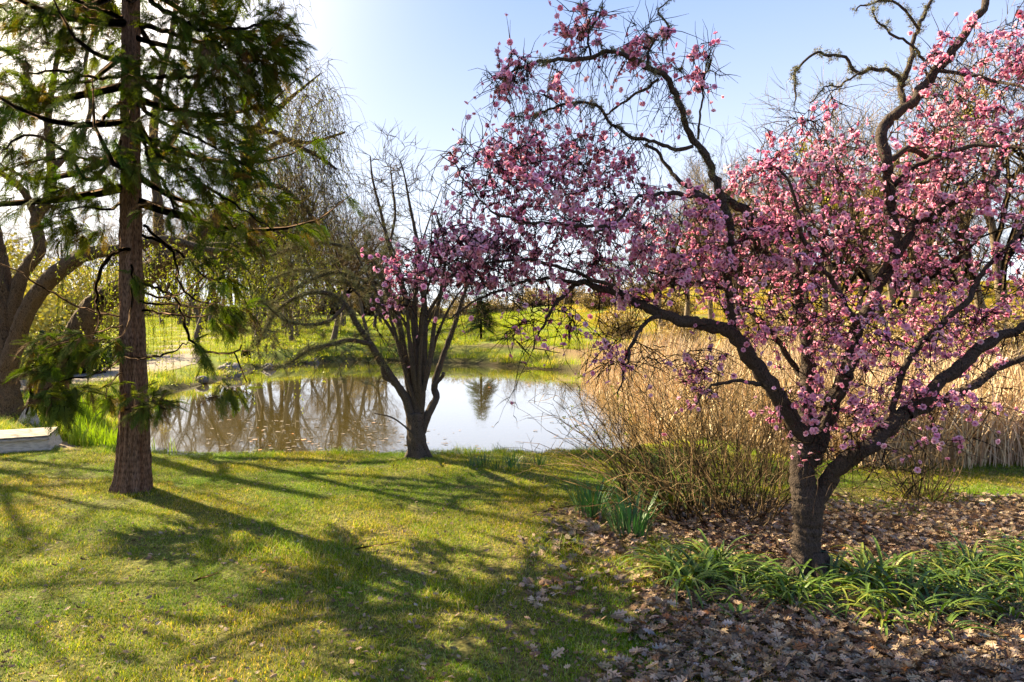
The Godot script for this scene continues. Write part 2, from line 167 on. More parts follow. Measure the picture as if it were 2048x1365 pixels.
class Geo:
	var v := PackedVector3Array()
	var n := PackedVector3Array()
	var c := PackedColorArray()
	var i := PackedInt32Array()
	var smooth_again := false
	var lichen: FastNoiseLite = null
	var patch := 0.25
	var lichen_col := Color(2.6, 2.7, 2.3)
	func tube(p: PackedVector3Array, r: PackedFloat32Array, sides: int, col: Color, noise: FastNoiseLite = null, amp := 0.0, stretch := Vector3.ONE) -> void:
		var m := p.size()
		if m < 2:
			return
		var start := v.size()
		var d0 := (p[1] - p[0]).normalized()
		var side := d0.cross(Vector3(0.31, 0.2, 0.93))
		if side.length() < 0.05:
			side = d0.cross(Vector3(1, 0, 0))
		side = side.normalized()
		for k in m:
			var d := (p[mini(k + 1, m - 1)] - p[maxi(k - 1, 0)]).normalized()
			side = (side - d * side.dot(d)).normalized()
			var b := d.cross(side)
			for s in sides:
				var a := TAU * s / sides
				var o := side * cos(a) + b * sin(a)
				var rr := r[k]
				if noise:
					var q := (p[k] + o * rr) * stretch
					rr *= 1.0 + amp * noise.get_noise_3dv(q)
				v.append(p[k] + o * rr)
				n.append(o)
				c.append(col if lichen == null or lichen.get_noise_3dv((p[k] + o * rr) * 26.0) < patch else col * lichen_col)
		for k in m - 1:
			for s in sides:
				var a := start + k * sides + s
				var b := start + k * sides + (s + 1) % sides
				i.append(a); i.append(b); i.append(a + sides)
				i.append(b); i.append(b + sides); i.append(a + sides)
		var tip := v.size()
		v.append(p[m - 1]); n.append((p[m - 1] - p[m - 2]).normalized()); c.append(col)
		for s in sides:
			i.append(start + (m - 1) * sides + s); i.append(start + (m - 1) * sides + (s + 1) % sides); i.append(tip)
	func tri(a: Vector3, b: Vector3, d: Vector3, col: Color, col2 = null) -> void:
		var s := v.size()
		var nn := (d - a).cross(b - a).normalized()
		v.append(a); v.append(b); v.append(d)
		n.append(nn); n.append(nn); n.append(nn)
		c.append(col); c.append(col if col2 == null else col2); c.append(col)
		i.append(s); i.append(s + 1); i.append(s + 2)
	func quad(a: Vector3, b: Vector3, d: Vector3, e: Vector3, col: Color) -> void:
		tri(a, b, d, col)
		tri(a, d, e, col)
	# a bent blade or strap: a ribbon along the points, widest at share `wide`, folded a little along the middle
	func strap(p: PackedVector3Array, w: float, across: Vector3, col: Color, fold := 0.25) -> void:
		var m := p.size()
		var s := v.size()
		for k in m:
			var t := float(k) / (m - 1)
			var ww := w * (0.55 + 1.1 * t) if t < 0.35 else w * 0.935 * (1.0 - pow((t - 0.35) / 0.65, 2.2))
			var d := (p[mini(k + 1, m - 1)] - p[maxi(k - 1, 0)]).normalized()
			var nn := across.cross(d).normalized()
			v.append(p[k] - across * ww * 0.5 + nn * ww * fold); v.append(p[k]); v.append(p[k] + across * ww * 0.5 + nn * ww * fold)
			n.append((nn + across * fold).normalized()); n.append(nn); n.append((nn - across * fold).normalized())
			c.append(col); c.append(col * 1.12); c.append(col)
		for k in m - 1:
			for h in 2:
				var a := s + k * 3 + h
				i.append(a); i.append(a + 3); i.append(a + 1)
				i.append(a + 1); i.append(a + 3); i.append(a + 4)
	func box(at: Vector3, size: Vector3, col: Color, turn := Basis()) -> void:
		var h := size * 0.5
		var e := minf(minf(h.x, h.y), h.z) * 0.25
		# a box with chamfered long edges: an octagon swept along x
		var ring := [[-h.y, -h.z + e], [-h.y + e, -h.z], [h.y - e, -h.z], [h.y, -h.z + e], [h.y, h.z - e], [h.y - e, h.z], [-h.y + e, h.z], [-h.y, h.z - e]]
		for k in 8:
			var a: Array = ring[k]
			var b: Array = ring[(k + 1) % 8]
			quad(at + turn * Vector3(-h.x, a[0], a[1]), at + turn * Vector3(-h.x, b[0], b[1]), at + turn * Vector3(h.x, b[0], b[1]), at + turn * Vector3(h.x, a[0], a[1]), col)
		for k in range(1, 7):
			var a: Array = ring[0]
			var b: Array = ring[k]
			var d: Array = ring[k + 1]
			tri(at + turn * Vector3(h.x, a[0], a[1]), at + turn * Vector3(h.x, b[0], b[1]), at + turn * Vector3(h.x, d[0], d[1]), col)
			tri(at + turn * Vector3(-h.x, a[0], a[1]), at + turn * Vector3(-h.x, d[0], d[1]), at + turn * Vector3(-h.x, b[0], b[1]), col)
	func mesh() -> ArrayMesh:
		if smooth_again:
			n.fill(Vector3.ZERO)
			for k in range(0, i.size(), 3):
				var f := (v[i[k + 2]] - v[i[k]]).cross(v[i[k + 1]] - v[i[k]])
				for j in 3:
					n[i[k + j]] += f
			for k in n.size():
				n[k] = n[k].normalized()
		var a := []
		a.resize(Mesh.ARRAY_MAX)
		a[Mesh.ARRAY_VERTEX] = v
		a[Mesh.ARRAY_NORMAL] = n
		a[Mesh.ARRAY_COLOR] = c
		a[Mesh.ARRAY_INDEX] = i
		var m := ArrayMesh.new()
		if v.size() > 2:
			m.add_surface_from_arrays(Mesh.PRIMITIVE_TRIANGLES, a)
		return m

var rng := RandomNumberGenerator.new()
var lumps := FastNoiseLite.new()
var fine := FastNoiseLite.new()
var ridges := FastNoiseLite.new()
var taken := {}
var M := {}
var pond_xz := PackedVector2Array()

# ---------- helpers ----------
func rnd(a: float, b: float) -> float:
	return rng.randf_range(a, b)

func unit() -> Vector3:
	while true:
		var p := Vector3(rnd(-1, 1), rnd(-1, 1), rnd(-1, 1))
		if p.length() < 1.0 and p.length() > 0.05:
			return p.normalized()
	return Vector3.UP

func numbered(called: String) -> String:
	var k: int = taken.get(called, 0)
	taken[called] = k + 1
	return called if k == 0 else "%s_%03d" % [called, k]

func tag(o: Node, label := "", category := "", group := "", kind := "") -> Node:
	if label: o.set_meta("label", label)
	if category: o.set_meta("category", category)
	if group: o.set_meta("group", group)
	if kind: o.set_meta("kind", kind)
	return o

func base(called: String, at: Vector3, label := "", category := "", group := "") -> Node3D:
	var o := Node3D.new()
	o.name = numbered(called)
	add_child(o)
	o.position = at
	tag(o, label, category, group)
	return o

func put(called: String, mesh: Mesh, m: Material, parent: Node = self, kind := "") -> MeshInstance3D:
	var o := MeshInstance3D.new()
	o.name = numbered(called) if parent == self else called
	o.mesh = mesh
	o.material_override = m
	parent.add_child(o, true)
	if kind: o.set_meta("kind", kind)
	if parent != self and parent is Node3D and not parent.has_meta("local"):
		o.position = -origin_of(parent)
	return o

# meshes of a thing are written in world metres; this is where the thing's base stands
func origin_of(n: Node) -> Vector3:
	var at := Vector3.ZERO
	while n != self and n is Node3D:
		at += n.position
		n = n.get_parent()
	return at

func scatter(called: String, mesh: Mesh, m: Material, places: Array, tints: Array, parent: Node = self) -> MultiMeshInstance3D:
	var mm := MultiMesh.new()
	mm.transform_format = MultiMesh.TRANSFORM_3D
	mm.use_colors = true
	mm.mesh = mesh
	mm.instance_count = places.size()
	for k in places.size():
		mm.set_instance_transform(k, places[k])
		mm.set_instance_color(k, tints[k])
	var o := MultiMeshInstance3D.new()
	o.multimesh = mm
	o.material_override = m
	o.name = numbered(called) if parent == self else called
	parent.add_child(o, true)
	o.set_meta("kind", "stuff")
	if parent != self:
		o.position = -origin_of(parent)
	return o

# how a thing at [x, depth, ..] stands among its like, seen from the lawn
func place_word(rows: Array, q: Array) -> String:
	var before := 0
	for o in rows:
		if o[0] / o[1] < q[0] / q[1]: before += 1
	var words := ["leftmost", "second", "third", "fourth", "fifth", "sixth", "seventh", "eighth", "ninth", "tenth", "eleventh", "twelfth", "thirteenth", "fourteenth"]
	if before == rows.size() - 1: return "rightmost one"
	return "leftmost one" if before == 0 else words[before] + " from the left"

func frame(x: Vector3, up: Vector3) -> Basis:
	x = x.normalized()
	var z := x.cross(up)
	if z.length() < 0.02:
		z = x.cross(Vector3(0.3, 0.1, 1))
	z = z.normalized()
	return Basis(x, z.cross(x), z)

func noise(kind: int, freq: float, octaves: int, s: int) -> FastNoiseLite:
	var f := FastNoiseLite.new()
	f.noise_type = kind
	f.frequency = freq
	f.fractal_octaves = octaves
	f.seed = s
	return f

# seamless grey texture between two values, from noise
func grain(freq: float, octaves: int, lo: float, hi: float, s: int, size := 512, ridged := false) -> ImageTexture:
	var f := noise(FastNoiseLite.TYPE_SIMPLEX_SMOOTH, freq, octaves, s)
	if ridged:
		f.fractal_type = FastNoiseLite.FRACTAL_RIDGED
	var im := f.get_seamless_image(size, size)
	var g := Image.create(size, size, false, Image.FORMAT_RGB8)
	for y in size:
		for x in size:
			var t := im.get_pixel(x, y).r
			t = lo + (hi - lo) * t
			g.set_pixel(x, y, Color(t, t, t))
	return ImageTexture.create_from_image(g)

func mat(col: Color, rough := 0.9, tex: Texture2D = null, scale := Vector3.ONE, relief: Texture2D = null, depth := 0.0, spec := 0.5) -> StandardMaterial3D:
	var m := StandardMaterial3D.new()
	m.albedo_color = col.linear_to_srgb()
	m.roughness = rough
	m.metallic_specular = spec
	m.vertex_color_use_as_albedo = true
	m.cull_mode = BaseMaterial3D.CULL_DISABLED
	if tex:
		m.albedo_texture = tex
	if tex or relief:
		m.uv1_triplanar = true
		m.uv1_scale = scale
	if relief:
		m.heightmap_enabled = true
		m.heightmap_texture = relief
		m.heightmap_scale = depth
	return m

func leafy(col: Color, rough: float, through: Color) -> StandardMaterial3D:
	var m := mat(col, rough)
	m.metallic_specular = 0.35
	m.backlight_enabled = true
	m.backlight = through
	return m

func shade(c: Color, lo: float, hi: float) -> Color:
	var k := rnd(lo, hi)
	return Color(c.r * k, c.g * k * rnd(0.95, 1.05), c.b * k * rnd(0.92, 1.08))

# table row -> smooth line of points with radii
func line_of(row: Array, step: float) -> Array:
	var cp := PackedVector3Array()
	var cr := PackedFloat32Array()
	for k in range(0, row.size(), 4):
		cp.append(Vector3(row[k], row[k + 1], row[k + 2]))
		cr.append(row[k + 3])
	return smooth_line(cp, cr, step)

func smooth_line(cp: PackedVector3Array, cr: PackedFloat32Array, step: float) -> Array:
	var p := PackedVector3Array()
	var r := PackedFloat32Array()
	var m := cp.size()
	for k in m - 1:
		var a := cp[maxi(k - 1, 0)]
		var b := cp[k]
		var d := cp[k + 1]
		var e := cp[mini(k + 2, m - 1)]
		var cuts := maxi(1, int(b.distance_to(d) / step))
		for j in cuts:
			var t := float(j) / cuts
			p.append(b.cubic_interpolate(d, a, e, t))
			r.append(lerpf(cr[k], cr[k + 1], t))
	p.append(cp[m - 1])
	r.append(cr[m - 1])
	return [p, r]

# ---------- the lie of the land ----------
func pond_distance(x: float, z: float) -> float:
	var q := Vector2(x, z)
	var best := 1e9
	var inside := false
	var m := pond_xz.size()
	var j := m - 1
	for k in m:
		var a := pond_xz[k]
		var b := pond_xz[j]
		var e := b - a
		var w := q - a
		var t := clampf(w.dot(e) / e.length_squared(), 0.0, 1.0)
		best = minf(best, (w - e * t).length_squared())
		if (a.y > q.y) != (b.y > q.y) and q.x < (b.x - a.x) * (q.y - a.y) / (b.y - a.y) + a.x:
			inside = not inside
		j = k
	return -sqrt(best) if inside else sqrt(best)

func land(x: float, z: float) -> float:
	var D := -z
	var s := pond_distance(x, z) + 0.12 * lumps.get_noise_2d(x * 2.2, z * 2.2)
	var far := smoothstep(24.0, 80.0, D)
	var h := 0.035 * lumps.get_noise_2d(x, z) + 0.012 * fine.get_noise_2d(x * 3.0, z * 3.0)
	h += far * (1.7 + 0.6 * lumps.get_noise_2d(x * 0.15, z * 0.15)) + smoothstep(-6.0, 22.0, x) * smoothstep(25.0, 75.0, D) * 3.6
	h += smoothstep(80.0, 180.0, D) * 2.0
	h += smoothstep(18.0, 32.0, D) * 0.25
	h -= smoothstep(2.4, 4.0, x) * smoothstep(7.6, 9.0, D) * (1.0 - smoothstep(20.0, 27.0, D)) * 0.22
	if s < 0.0:
		return WATER + maxf(s * 0.45, -0.9)
	var w := 1.1 if D < 16.0 else 1.6
	var t := clampf(s / w, 0.0, 1.0)
	return WATER + (h - WATER) * (1.0 - pow(1.0 - t, 2.0))

# 1 where fallen leaves cover the soil under the plum
func litter_share(x: float, z: float) -> float:
	var D := -z
	var edge := 0.42 + 0.06 * (5.0 - D)
	if D > 5.0 and D < 5.8: edge = lerpf(0.42, 0.55, (D - 5.0) / 0.8)
	elif D >= 5.8: edge = lerpf(0.55, 1.5, (D - 5.8) / 0.8)
	var w := 0.45 * lumps.get_noise_2d(x * 6.0, z * 6.0) + 0.2 * fine.get_noise_2d(x * 3.0, z * 3.0)
	return smoothstep(-0.85, 0.85, x - edge + w * 1.3) * (1.0 - smoothstep(5.95, 6.5, D + w * 0.6 - 0.12 * maxf(0.0, x - 2.6)))

func shore_share(x: float, z: float) -> float:
	# bare stony ground by the boat
	return smoothstep(-5.0, -5.5, x) * smoothstep(8.3, 8.9, -z) * (1.0 - smoothstep(11.0, 12.0, -z))

func lawn_share(x: float, z: float) -> float:
	return (1.0 - litter_share(x, z)) * (1.0 - shore_share(x, z))

func land_color(x: float, z: float) -> Color:
	var D := -z
	var w := lumps.get_noise_2d(x * 1.3, z * 1.3)
	var g := Color(0.105, 0.125, 0.022).lerp(Color(0.17, 0.14, 0.05), clampf(0.4 + w * 0.9, 0.0, 1.0))
	if D > 10.0:
		g = Color(0.15, 0.21, 0.022).lerp(Color(0.24, 0.24, 0.05), clampf(0.35 + w * 0.8, 0.0, 1.0))
		g = g.lerp(Color(0.36, 0.28, 0.11), smoothstep(4.0, 9.0, x + 2.0 * w) * smoothstep(12.0, 20.0, D) * clampf(0.55 + w, 0.0, 1.0))
	g = g.lerp(Color(0.13, 0.085, 0.05), litter_share(x, z) if D < 9.0 else 0.0)
	g = g.lerp(Color(0.24, 0.185, 0.13), shore_share(x, z))
	if D > 11.0:
		var s := pond_distance(x, z)
		var bare := smoothstep(1.4, 0.4, absf(s - 2.0 + w * 0.8)) * smoothstep(-4.0, 1.0, x) * smoothstep(20.0, 25.0, D)
		g = g.lerp(Color(0.25, 0.16, 0.09), bare * 0.9)
		g = g.lerp(Color(0.07, 0.055, 0.03), smoothstep(0.7, 0.1, s))
	return g

func build_land() -> void:
	var g := Geo.new()
	var cols := 250
	var rows := 270
	for j in rows + 1:
		var w := float(j) / rows
		var D := -5.0 + 24.0 * w + 200.0 * pow(w, 4.0)
		for k in cols + 1:
			var u := 2.0 * k / cols - 1.0
			var x := u * 11.0 + 150.0 * u * u * u
			var z := -D
			g.v.append(Vector3(x, land(x, z), z))
			g.n.append(Vector3.UP)
			g.c.append(land_color(x, z))
	for j in rows:
		for k in cols:
			var a := j * (cols + 1) + k
			var b := a + cols + 1
			g.i.append(a); g.i.append(b); g.i.append(a + 1)
			g.i.append(a + 1); g.i.append(b); g.i.append(b + 1)
	g.smooth_again = true
	tag(put("ground", g.mesh(), M.soil), "", "", "", "structure")
	# the pond
	var p := Geo.new()
	var nx := 60
	var nz := 60
	for j in nz + 1:
		for k in nx + 1:
			p.v.append(Vector3(lerpf(-14.0, 6.5, float(k) / nx), WATER, lerpf(-7.9, -36.0, float(j) / nz)))
			p.n.append(Vector3.UP)
			p.c.append(Color.WHITE)
	for j in nz:
		for k in nx:
			var a := j * (nx + 1) + k
			var b := a + nx + 1
			p.i.append(a); p.i.append(b); p.i.append(a + 1)
			p.i.append(a + 1); p.i.append(b); p.i.append(b + 1)
	tag(put("pond_water", p.mesh(), M.water), "", "", "", "structure")
	# gravel path beyond the willow
	var centre := [[-13.5, -10.0], [-12.2, -14.0], [-11.6, -18.0], [-11.7, -22.0], [-12.6, -26.0], [-14.8, -32.0], [-19.0, -42.0], [-26.0, -55.0]]
	var cp := PackedVector3Array()
	var cr := PackedFloat32Array()
	for q in centre:
		cp.append(Vector3(q[0], 0, q[1]))
		cr.append(1.15)
	var l: Array = smooth_line(cp, cr, 0.5)
	var pts: PackedVector3Array = l[0]
	var road := Geo.new()
	for k in pts.size():
		var d := (pts[mini(k + 1, pts.size() - 1)] - pts[maxi(k - 1, 0)]).normalized()
		var side := Vector3(-d.z, 0, d.x)
		for j in 7:
			var e := (j / 3.0 - 1.0) * (1.15 + 0.18 * fine.get_noise_2d(k * 4.0, j * 9.0))
			var q := pts[k] + side * e
			road.v.append(Vector3(q.x, land(q.x, q.z) + 0.035 - 0.03 * absf(j / 3.0 - 1.0), q.z))
			road.n.append(Vector3.UP)
			road.c.append(shade(Color(0.36, 0.30, 0.235), 0.9, 1.1))
	for k in pts.size() - 1:
		for j in 6:
			var a := k * 7 + j
			road.i.append(a); road.i.append(a + 7); road.i.append(a + 1)
			road.i.append(a + 1); road.i.append(a + 7); road.i.append(a + 8)
	road.smooth_again = true
	tag(put("gravel_path", road.mesh(), M.gravel), "", "", "", "structure")

# ---------- plants: shared growth ----------
# grows a curved branch from the nearest point of the skeleton to every target; returns lines [points, radii]
func grow(nodes: PackedVector3Array, sizes: PackedFloat32Array, targets: Array, thin: float, thick: float, arch: float, wander: float) -> Array:
	var order := []
	for t in targets:
		var near := 1e9
		for q in range(0, nodes.size(), 2):
			near = minf(near, nodes[q].distance_squared_to(t))
		order.append([near, t])
	order.sort_custom(func(a, b): return a[0] < b[0])
	var out := []
	for o in order:
		var t: Vector3 = o[1]
		var near := 1e9
		var at := 0
		for q in nodes.size():
			var d2 := nodes[q].distance_squared_to(t)
			if d2 < near:
				near = d2
				at = q
		var a := nodes[at]
		var L := sqrt(near)
		if L < 0.03:
			continue
		var mid := (a + t) * 0.5 + Vector3(rnd(-1, 1), rnd(-1, 1), rnd(-1, 1)) * L * wander + Vector3.UP * L * arch
		var cuts := clampi(int(L / 0.07), 3, 7)
		var p := PackedVector3Array()
		var r := PackedFloat32Array()
		var r0 := minf(sizes[at] * 0.75, thin + thick * L)
		for k in cuts + 1:
			var u := float(k) / cuts
			var q := a.lerp(mid, u).lerp(mid.lerp(t, u), u)
			if k > 0 and k < cuts:
				q += Vector3(rnd(-1, 1), rnd(-1, 1), rnd(-1, 1)) * L * 0.035
			p.append(q)
			r.append(lerpf(r0, thin * 0.6, u))
			if k > 0:
				nodes.append(q)
				sizes.append(r[k])
		out.append([p, r])
	return out

func in_volumes(rows: Array, share := 1.0) -> Array:
	var out := []
	for q in rows:
		var c := Vector3(q[0], q[1], q[2])
		for k in int(q[6] * share):
			var u := unit() * pow(rng.randf(), 0.4)
			out.append(c + u * Vector3(q[3], q[4], q[5]))
	return out

func twig(from: Vector3, dir: Vector3, L: float, r: float, sag: float, cuts := 3) -> Array:
	var p := PackedVector3Array([from])
	var rr := PackedFloat32Array([r])
	var q := from
	var d := dir.normalized()
	for k in cuts:
		d = (d + unit() * 0.28 + Vector3.DOWN * sag).normalized()
		q += d * L / cuts
		p.append(q)
		rr.append(r * (1.0 - 0.75 * (k + 1.0) / cuts))
	return [p, rr]

func blossom_mesh(layers: int, open: float) -> ArrayMesh:
	var g := Geo.new()
	var deep := Color(0.55, 0.10, 0.22)
	var pale := Color(1.0, 1.0, 1.0)
	for q in layers:
		var count: int = [7, 6, 5][q]
		var R: float = [1.0, 0.82, 0.55][q]
		var lift: float = [0.12, 0.34, 0.5][q] * open
		for k in count:
			var a := TAU * (k + 0.5 * q + rnd(-0.12, 0.12)) / count
			var o := Vector3(cos(a), 0, sin(a))
			var s := Vector3(-sin(a), 0, cos(a))
			var w := R * 0.50
			var root := o * 0.07
			var y := lift * rnd(0.8, 1.25)
			var l := o * R * 0.62 - s * w + Vector3.UP * (y * 0.8 + 0.05)
			var r := o * R * 0.62 + s * w + Vector3.UP * (y * 0.8 + 0.05)
			var m := o * R * 0.60 + Vector3.UP * (y * 0.55)
			var tip := o * R * rnd(0.94, 1.06) + Vector3.UP * (y * rnd(1.0, 1.4))
			var st := g.v.size()
			for e in [[root, deep], [l, pale * 0.97], [m, Color(0.95, 0.82, 0.88)], [r, pale * 0.97], [tip, pale]]:
				g.v.append(e[0]); g.n.append(Vector3.UP); g.c.append(e[1])
			for f in [0, 1, 2, 0, 2, 3, 2, 1, 4, 2, 4, 3]:
				g.i.append(st + f)
	g.smooth_again = true
	# stamens
	for k in 6:
		var a := TAU * k / 6.0
		var o := Vector3(cos(a), 0, sin(a)) * 0.16
		g.tri(o * 0.2, o + Vector3.UP * 0.32 + o.rotated(Vector3.UP, 1.5) * 0.15, o + Vector3.UP * 0.32 - o.rotated(Vector3.UP, 1.5) * 0.15, Color(0.5, 0.05, 0.12))
	return g.mesh()

func bud_mesh() -> ArrayMesh:
	var g := Geo.new()
	var p := PackedVector3Array([Vector3.ZERO, Vector3(0, 0.35, 0), Vector3(0, 0.75, 0), Vector3(0, 1.15, 0)])
	g.tube(p, PackedFloat32Array([0.2, 0.42, 0.45, 0.1]), 5, Color.WHITE)
	g.tube(PackedVector3Array([Vector3(0, -0.3, 0), Vector3(0, 0.25, 0)]), PackedFloat32Array([0.08, 0.3]), 4, Color(0.3, 0.12, 0.1))
	return g.mesh()

func tuft_mesh(strands: int, spread: float) -> ArrayMesh:
	var g := Geo.new()
	for k in strands:
		var d := (unit() + Vector3.DOWN * 0.15) * rnd(0.5, 1.0)
		var s := unit() * 0.085
		var b := unit() * 0.45 * spread
		var m := b + d * 0.5 + unit() * 0.25
		var t := shade(Color(1, 1, 1), 0.7, 1.25)
		g.tri(b - s, b + s, m, t)
		g.tri(m - s * 0.8, m + s * 0.8, m + d * 0.4 + unit() * 0.35, t)
	return g.mesh()

func line_nodes(lines: Array, every := 1) -> Array:
	var nodes := PackedVector3Array()
	var sizes := PackedFloat32Array()
	for l in lines:
		var p: PackedVector3Array = l[0]
		var r: PackedFloat32Array = l[1]
		for k in range(0, p.size(), every):
			nodes.append(p[k])
			sizes.append(r[k])
	return [nodes, sizes]

# ---------- the blossoming plum ----------
func build_plum() -> void:
	rng.seed = 11
	var foot := Vector3(PLUM_LIMBS[0][0], 0.0, PLUM_LIMBS[0][2])
	var tree := base("plum_tree", foot, "pink blossoming plum tree with mossy arching limbs over leaf litter", "tree")
	var lines := []
	for k in PLUM_LIMBS.size():
		var l: Array = line_of(PLUM_LIMBS[k], 0.012 if k == 0 else 0.025)
		var p: PackedVector3Array = l[0]
		var r: PackedFloat32Array = l[1]
		for q in p.size():
			if k > 0 and q > 2:
				p[q] += Vector3(fine.get_noise_2d(k * 31.0, q * 0.7), fine.get_noise_2d(k * 57.0 + 9.0, q * 0.7), lumps.get_noise_2d(k * 91.0, q * 0.3) * 4.0) * 0.018
			r[q] *= 1.0 + 0.16 * fine.get_noise_2d(q * 0.9, k * 77.0)
		l = [p, r]
		lines.append(l)
		var g := Geo.new()
		var big: bool = r[0] > 0.03
		g.lichen = fine
		g.patch = 0.28
		g.tube(p, r, 56 if k == 0 else (26 if big else 10), Color.WHITE, fine, 0.13 if k == 0 else (0.24 if big else 0.26), Vector3(85, 34, 85) if k == 0 else Vector3(60, 60, 60))
		g.smooth_again = true
		put("trunk" if k == 0 else "limb", g.mesh(), M.plum_bark, tree)
	# root flare
	for k in 6:
		var a := TAU * k / 6.0 + 0.4
		var o := Vector3(cos(a), 0, sin(a))
		var g := Geo.new()
		g.tube(PackedVector3Array([foot + Vector3(0, 0.16, 0) + o * 0.05, foot + Vector3(0, 0.05, 0) + o * 0.11, foot + Vector3(0, -0.06, 0) + o * 0.2]), PackedFloat32Array([0.045, 0.05, 0.02]), 8, Color.WHITE, fine, 0.3, Vector3(9, 5, 9))
		g.smooth_again = true
		put("root", g.mesh(), M.plum_bark, tree)
	var sk: Array = line_nodes(lines)
	var nodes: PackedVector3Array = sk[0]
	var sizes: PackedFloat32Array = sk[1]
	var branches := grow(nodes, sizes, in_volumes(PLUM_CROWN, 1.55), 0.0032, 0.009, 0.10, 0.14)
	var g := Geo.new()
	var spots := []     # blossom places [point, outward]
	for l in branches:
		var p: PackedVector3Array = l[0]
		var r: PackedFloat32Array = l[1]
		var shadecol := shade(Color(1, 1, 1), 0.75, 1.2)
		g.tube(p, r, 4, shadecol)
		var rich := rng.randf() < 0.47 and p[p.size() - 1].y > 0.9
		var low: bool = p[p.size() - 1].y < 1.75 and p[p.size() - 1].x < 1.0
		if low and rng.randf() < 0.6:
			rich = false
		for k in range(1, p.size()):
			var t := float(k) / (p.size() - 1)
			for again in rng.randi_range(0, 2):
				var d := (unit() + (p[k] - p[k - 1]).normalized() * 0.8 + Vector3.DOWN * 0.15)
				var tw := twig(p[k], d, rnd(0.05, 0.26), 0.0032, 0.12)
				g.tube(tw[0], tw[1], 3, shadecol)
				if rich and rng.randf() < 0.8:
					for q in range(1, 4):
						if rng.randf() < 0.62:
							spots.append([tw[0][q] + unit() * 0.008, unit()])
			if rich and t > 0.3:
				var n := rng.randi_range(0, 3)
				for q in n:
					var o := unit()
					spots.append([p[k] + o * 0.014, o])
	# drooping twigs under the arching limbs
	for k in [1, 2, 4, 7, 28, 29, 30, 31]:
		var p: PackedVector3Array = lines[k][0]
		var many := 4 if k in [2, 4] else 1
		for q in range(p.size() * (50 if k in [2, 1] else 20) / 100, p.size(), 2):
			for e in many:
				if rng.randf() < 0.75:
					var tw := twig(p[q], Vector3(rnd(-0.8, 0.5), rnd(-0.6, 0.2), rnd(-0.7, 0.7)), rnd(0.12, 0.50), 0.0028, 0.38, 6)
					g.tube(tw[0], tw[1], 3, Color.WHITE)
					for f in range(2, 7):
						if rng.randf() < 0.6:
							var t2 := twig(tw[0][f], unit() + Vector3.DOWN * 0.4, rnd(0.04, 0.14), 0.0024, 0.2)
							g.tube(t2[0], t2[1], 3, Color.WHITE)
							if rng.randf() < 0.14:
								spots.append([t2[0][3], unit()])
	# bare upright fan at the thin limb
	for k in 14:
		var p: PackedVector3Array = lines[9][0]
		var tw := twig(p[p.size() - 1 - k % 4], Vector3(rnd(-0.6, 0.7), 1.2, rnd(-0.4, 0.4)), rnd(0.15, 0.32), 0.003, -0.05, 6)
		g.tube(tw[0], tw[1], 3, Color.WHITE)
		if k % 3 == 0: spots.append([tw[0][5], unit()])
	put("twigs", g.mesh(), M.twig, tree, "stuff")
	# blossoms: the ones that show largest as parts, the rest together
	var kinds := [blossom_mesh(3, 1.0), blossom_mesh(3, 1.5), blossom_mesh(2, 1.1), blossom_mesh(3, 0.7)]
	var petals := []
	for c in [Color(0.94, 0.60, 0.73), Color(0.91, 0.54, 0.69), Color(0.88, 0.50, 0.67), Color(0.97, 0.78, 0.84)]:
		petals.append(leafy(c, 0.65, Color(1.0, 0.90, 0.94)))
	var all := []
	for s in spots:
		var out: Vector3 = (s[1] + Vector3(-0.15, 0.1, 0.35)).normalized()
		var sc := rnd(0.0105, 0.0215)
		var b := Basis(Quaternion(Vector3.UP, out)) * Basis(Vector3.UP, rnd(0, TAU))
		all.append([s[0], b.scaled(Vector3.ONE * sc), sc / (-s[0].z)])
	print("blossoms ", all.size(), " branches ", branches.size())
	all.sort_custom(func(a, b): return a[2] > b[2])
	var rest := [[], [], [], []]
	var tints := [[], [], [], []]
	for k in all.size():
		var tr := Transform3D(all[k][1], all[k][0])
		var kind := rng.randi_range(0, 3)
		if k < 300:
			var o := put("blossom", kinds[kind], petals[rng.randi_range(0, 3)], tree)
			o.transform = Transform3D(tr.basis, tr.origin - foot)
		else:
			rest[kind].append(tr)
			var w := clampf(0.5 + 1.5 * fine.get_noise_3dv(tr.origin * 9.0) + rnd(-0.3, 0.3), 0.0, 1.0)
			var c := Color(0.90, 0.50, 0.66).lerp(Color(0.97, 0.78, 0.85), w)
			tints[kind].append(shade(c, 0.88, 1.1))
	for k in 4:
		scatter("blossoms", kinds[k], M.petal, rest[k], tints[k], tree)
	# buds
	var buds := []
	var budc := []
	for l in branches:
		var p: PackedVector3Array = l[0]
		for q in 3:
			var at: Vector3 = p[rng.randi_range(1, p.size() - 1)]
			var o := unit()
			buds.append(Transform3D(Basis(Quaternion(Vector3.UP, o)).scaled(Vector3.ONE * rnd(0.005, 0.009)), at))
			budc.append(shade(Color(0.55, 0.10, 0.24), 0.7, 1.3))
	scatter("buds", bud_mesh(), M.petal, buds, budc, tree)
	# moss and lichen along the arching limbs
	var moss := []
	var mossc := []
	for k in [2, 3, 4, 5, 6, 8, 13, 14, 15, 16, 17]:
		var p: PackedVector3Array = lines[k][0]
		var r: PackedFloat32Array = lines[k][1]
		for q in p.size():
			var share := 0.40 + 1.3 * lumps.get_noise_2d(k * 40.0, q * 0.6)
			var many := 6 if k in [2, 4, 14] else 4
			for e in many:
				if rng.randf() < share:
					var o := (unit() + Vector3.UP * 0.1).normalized()
					moss.append(Transform3D(Basis(Quaternion(Vector3.UP, o)).scaled(Vector3.ONE * rnd(0.012, 0.034)), p[q] + o * r[q] * 0.9 + unit() * 0.02))
					mossc.append(shade(Color(0.18, 0.155, 0.045).lerp(Color(0.27, 0.27, 0.16), rng.randf()), 0.7, 1.25))
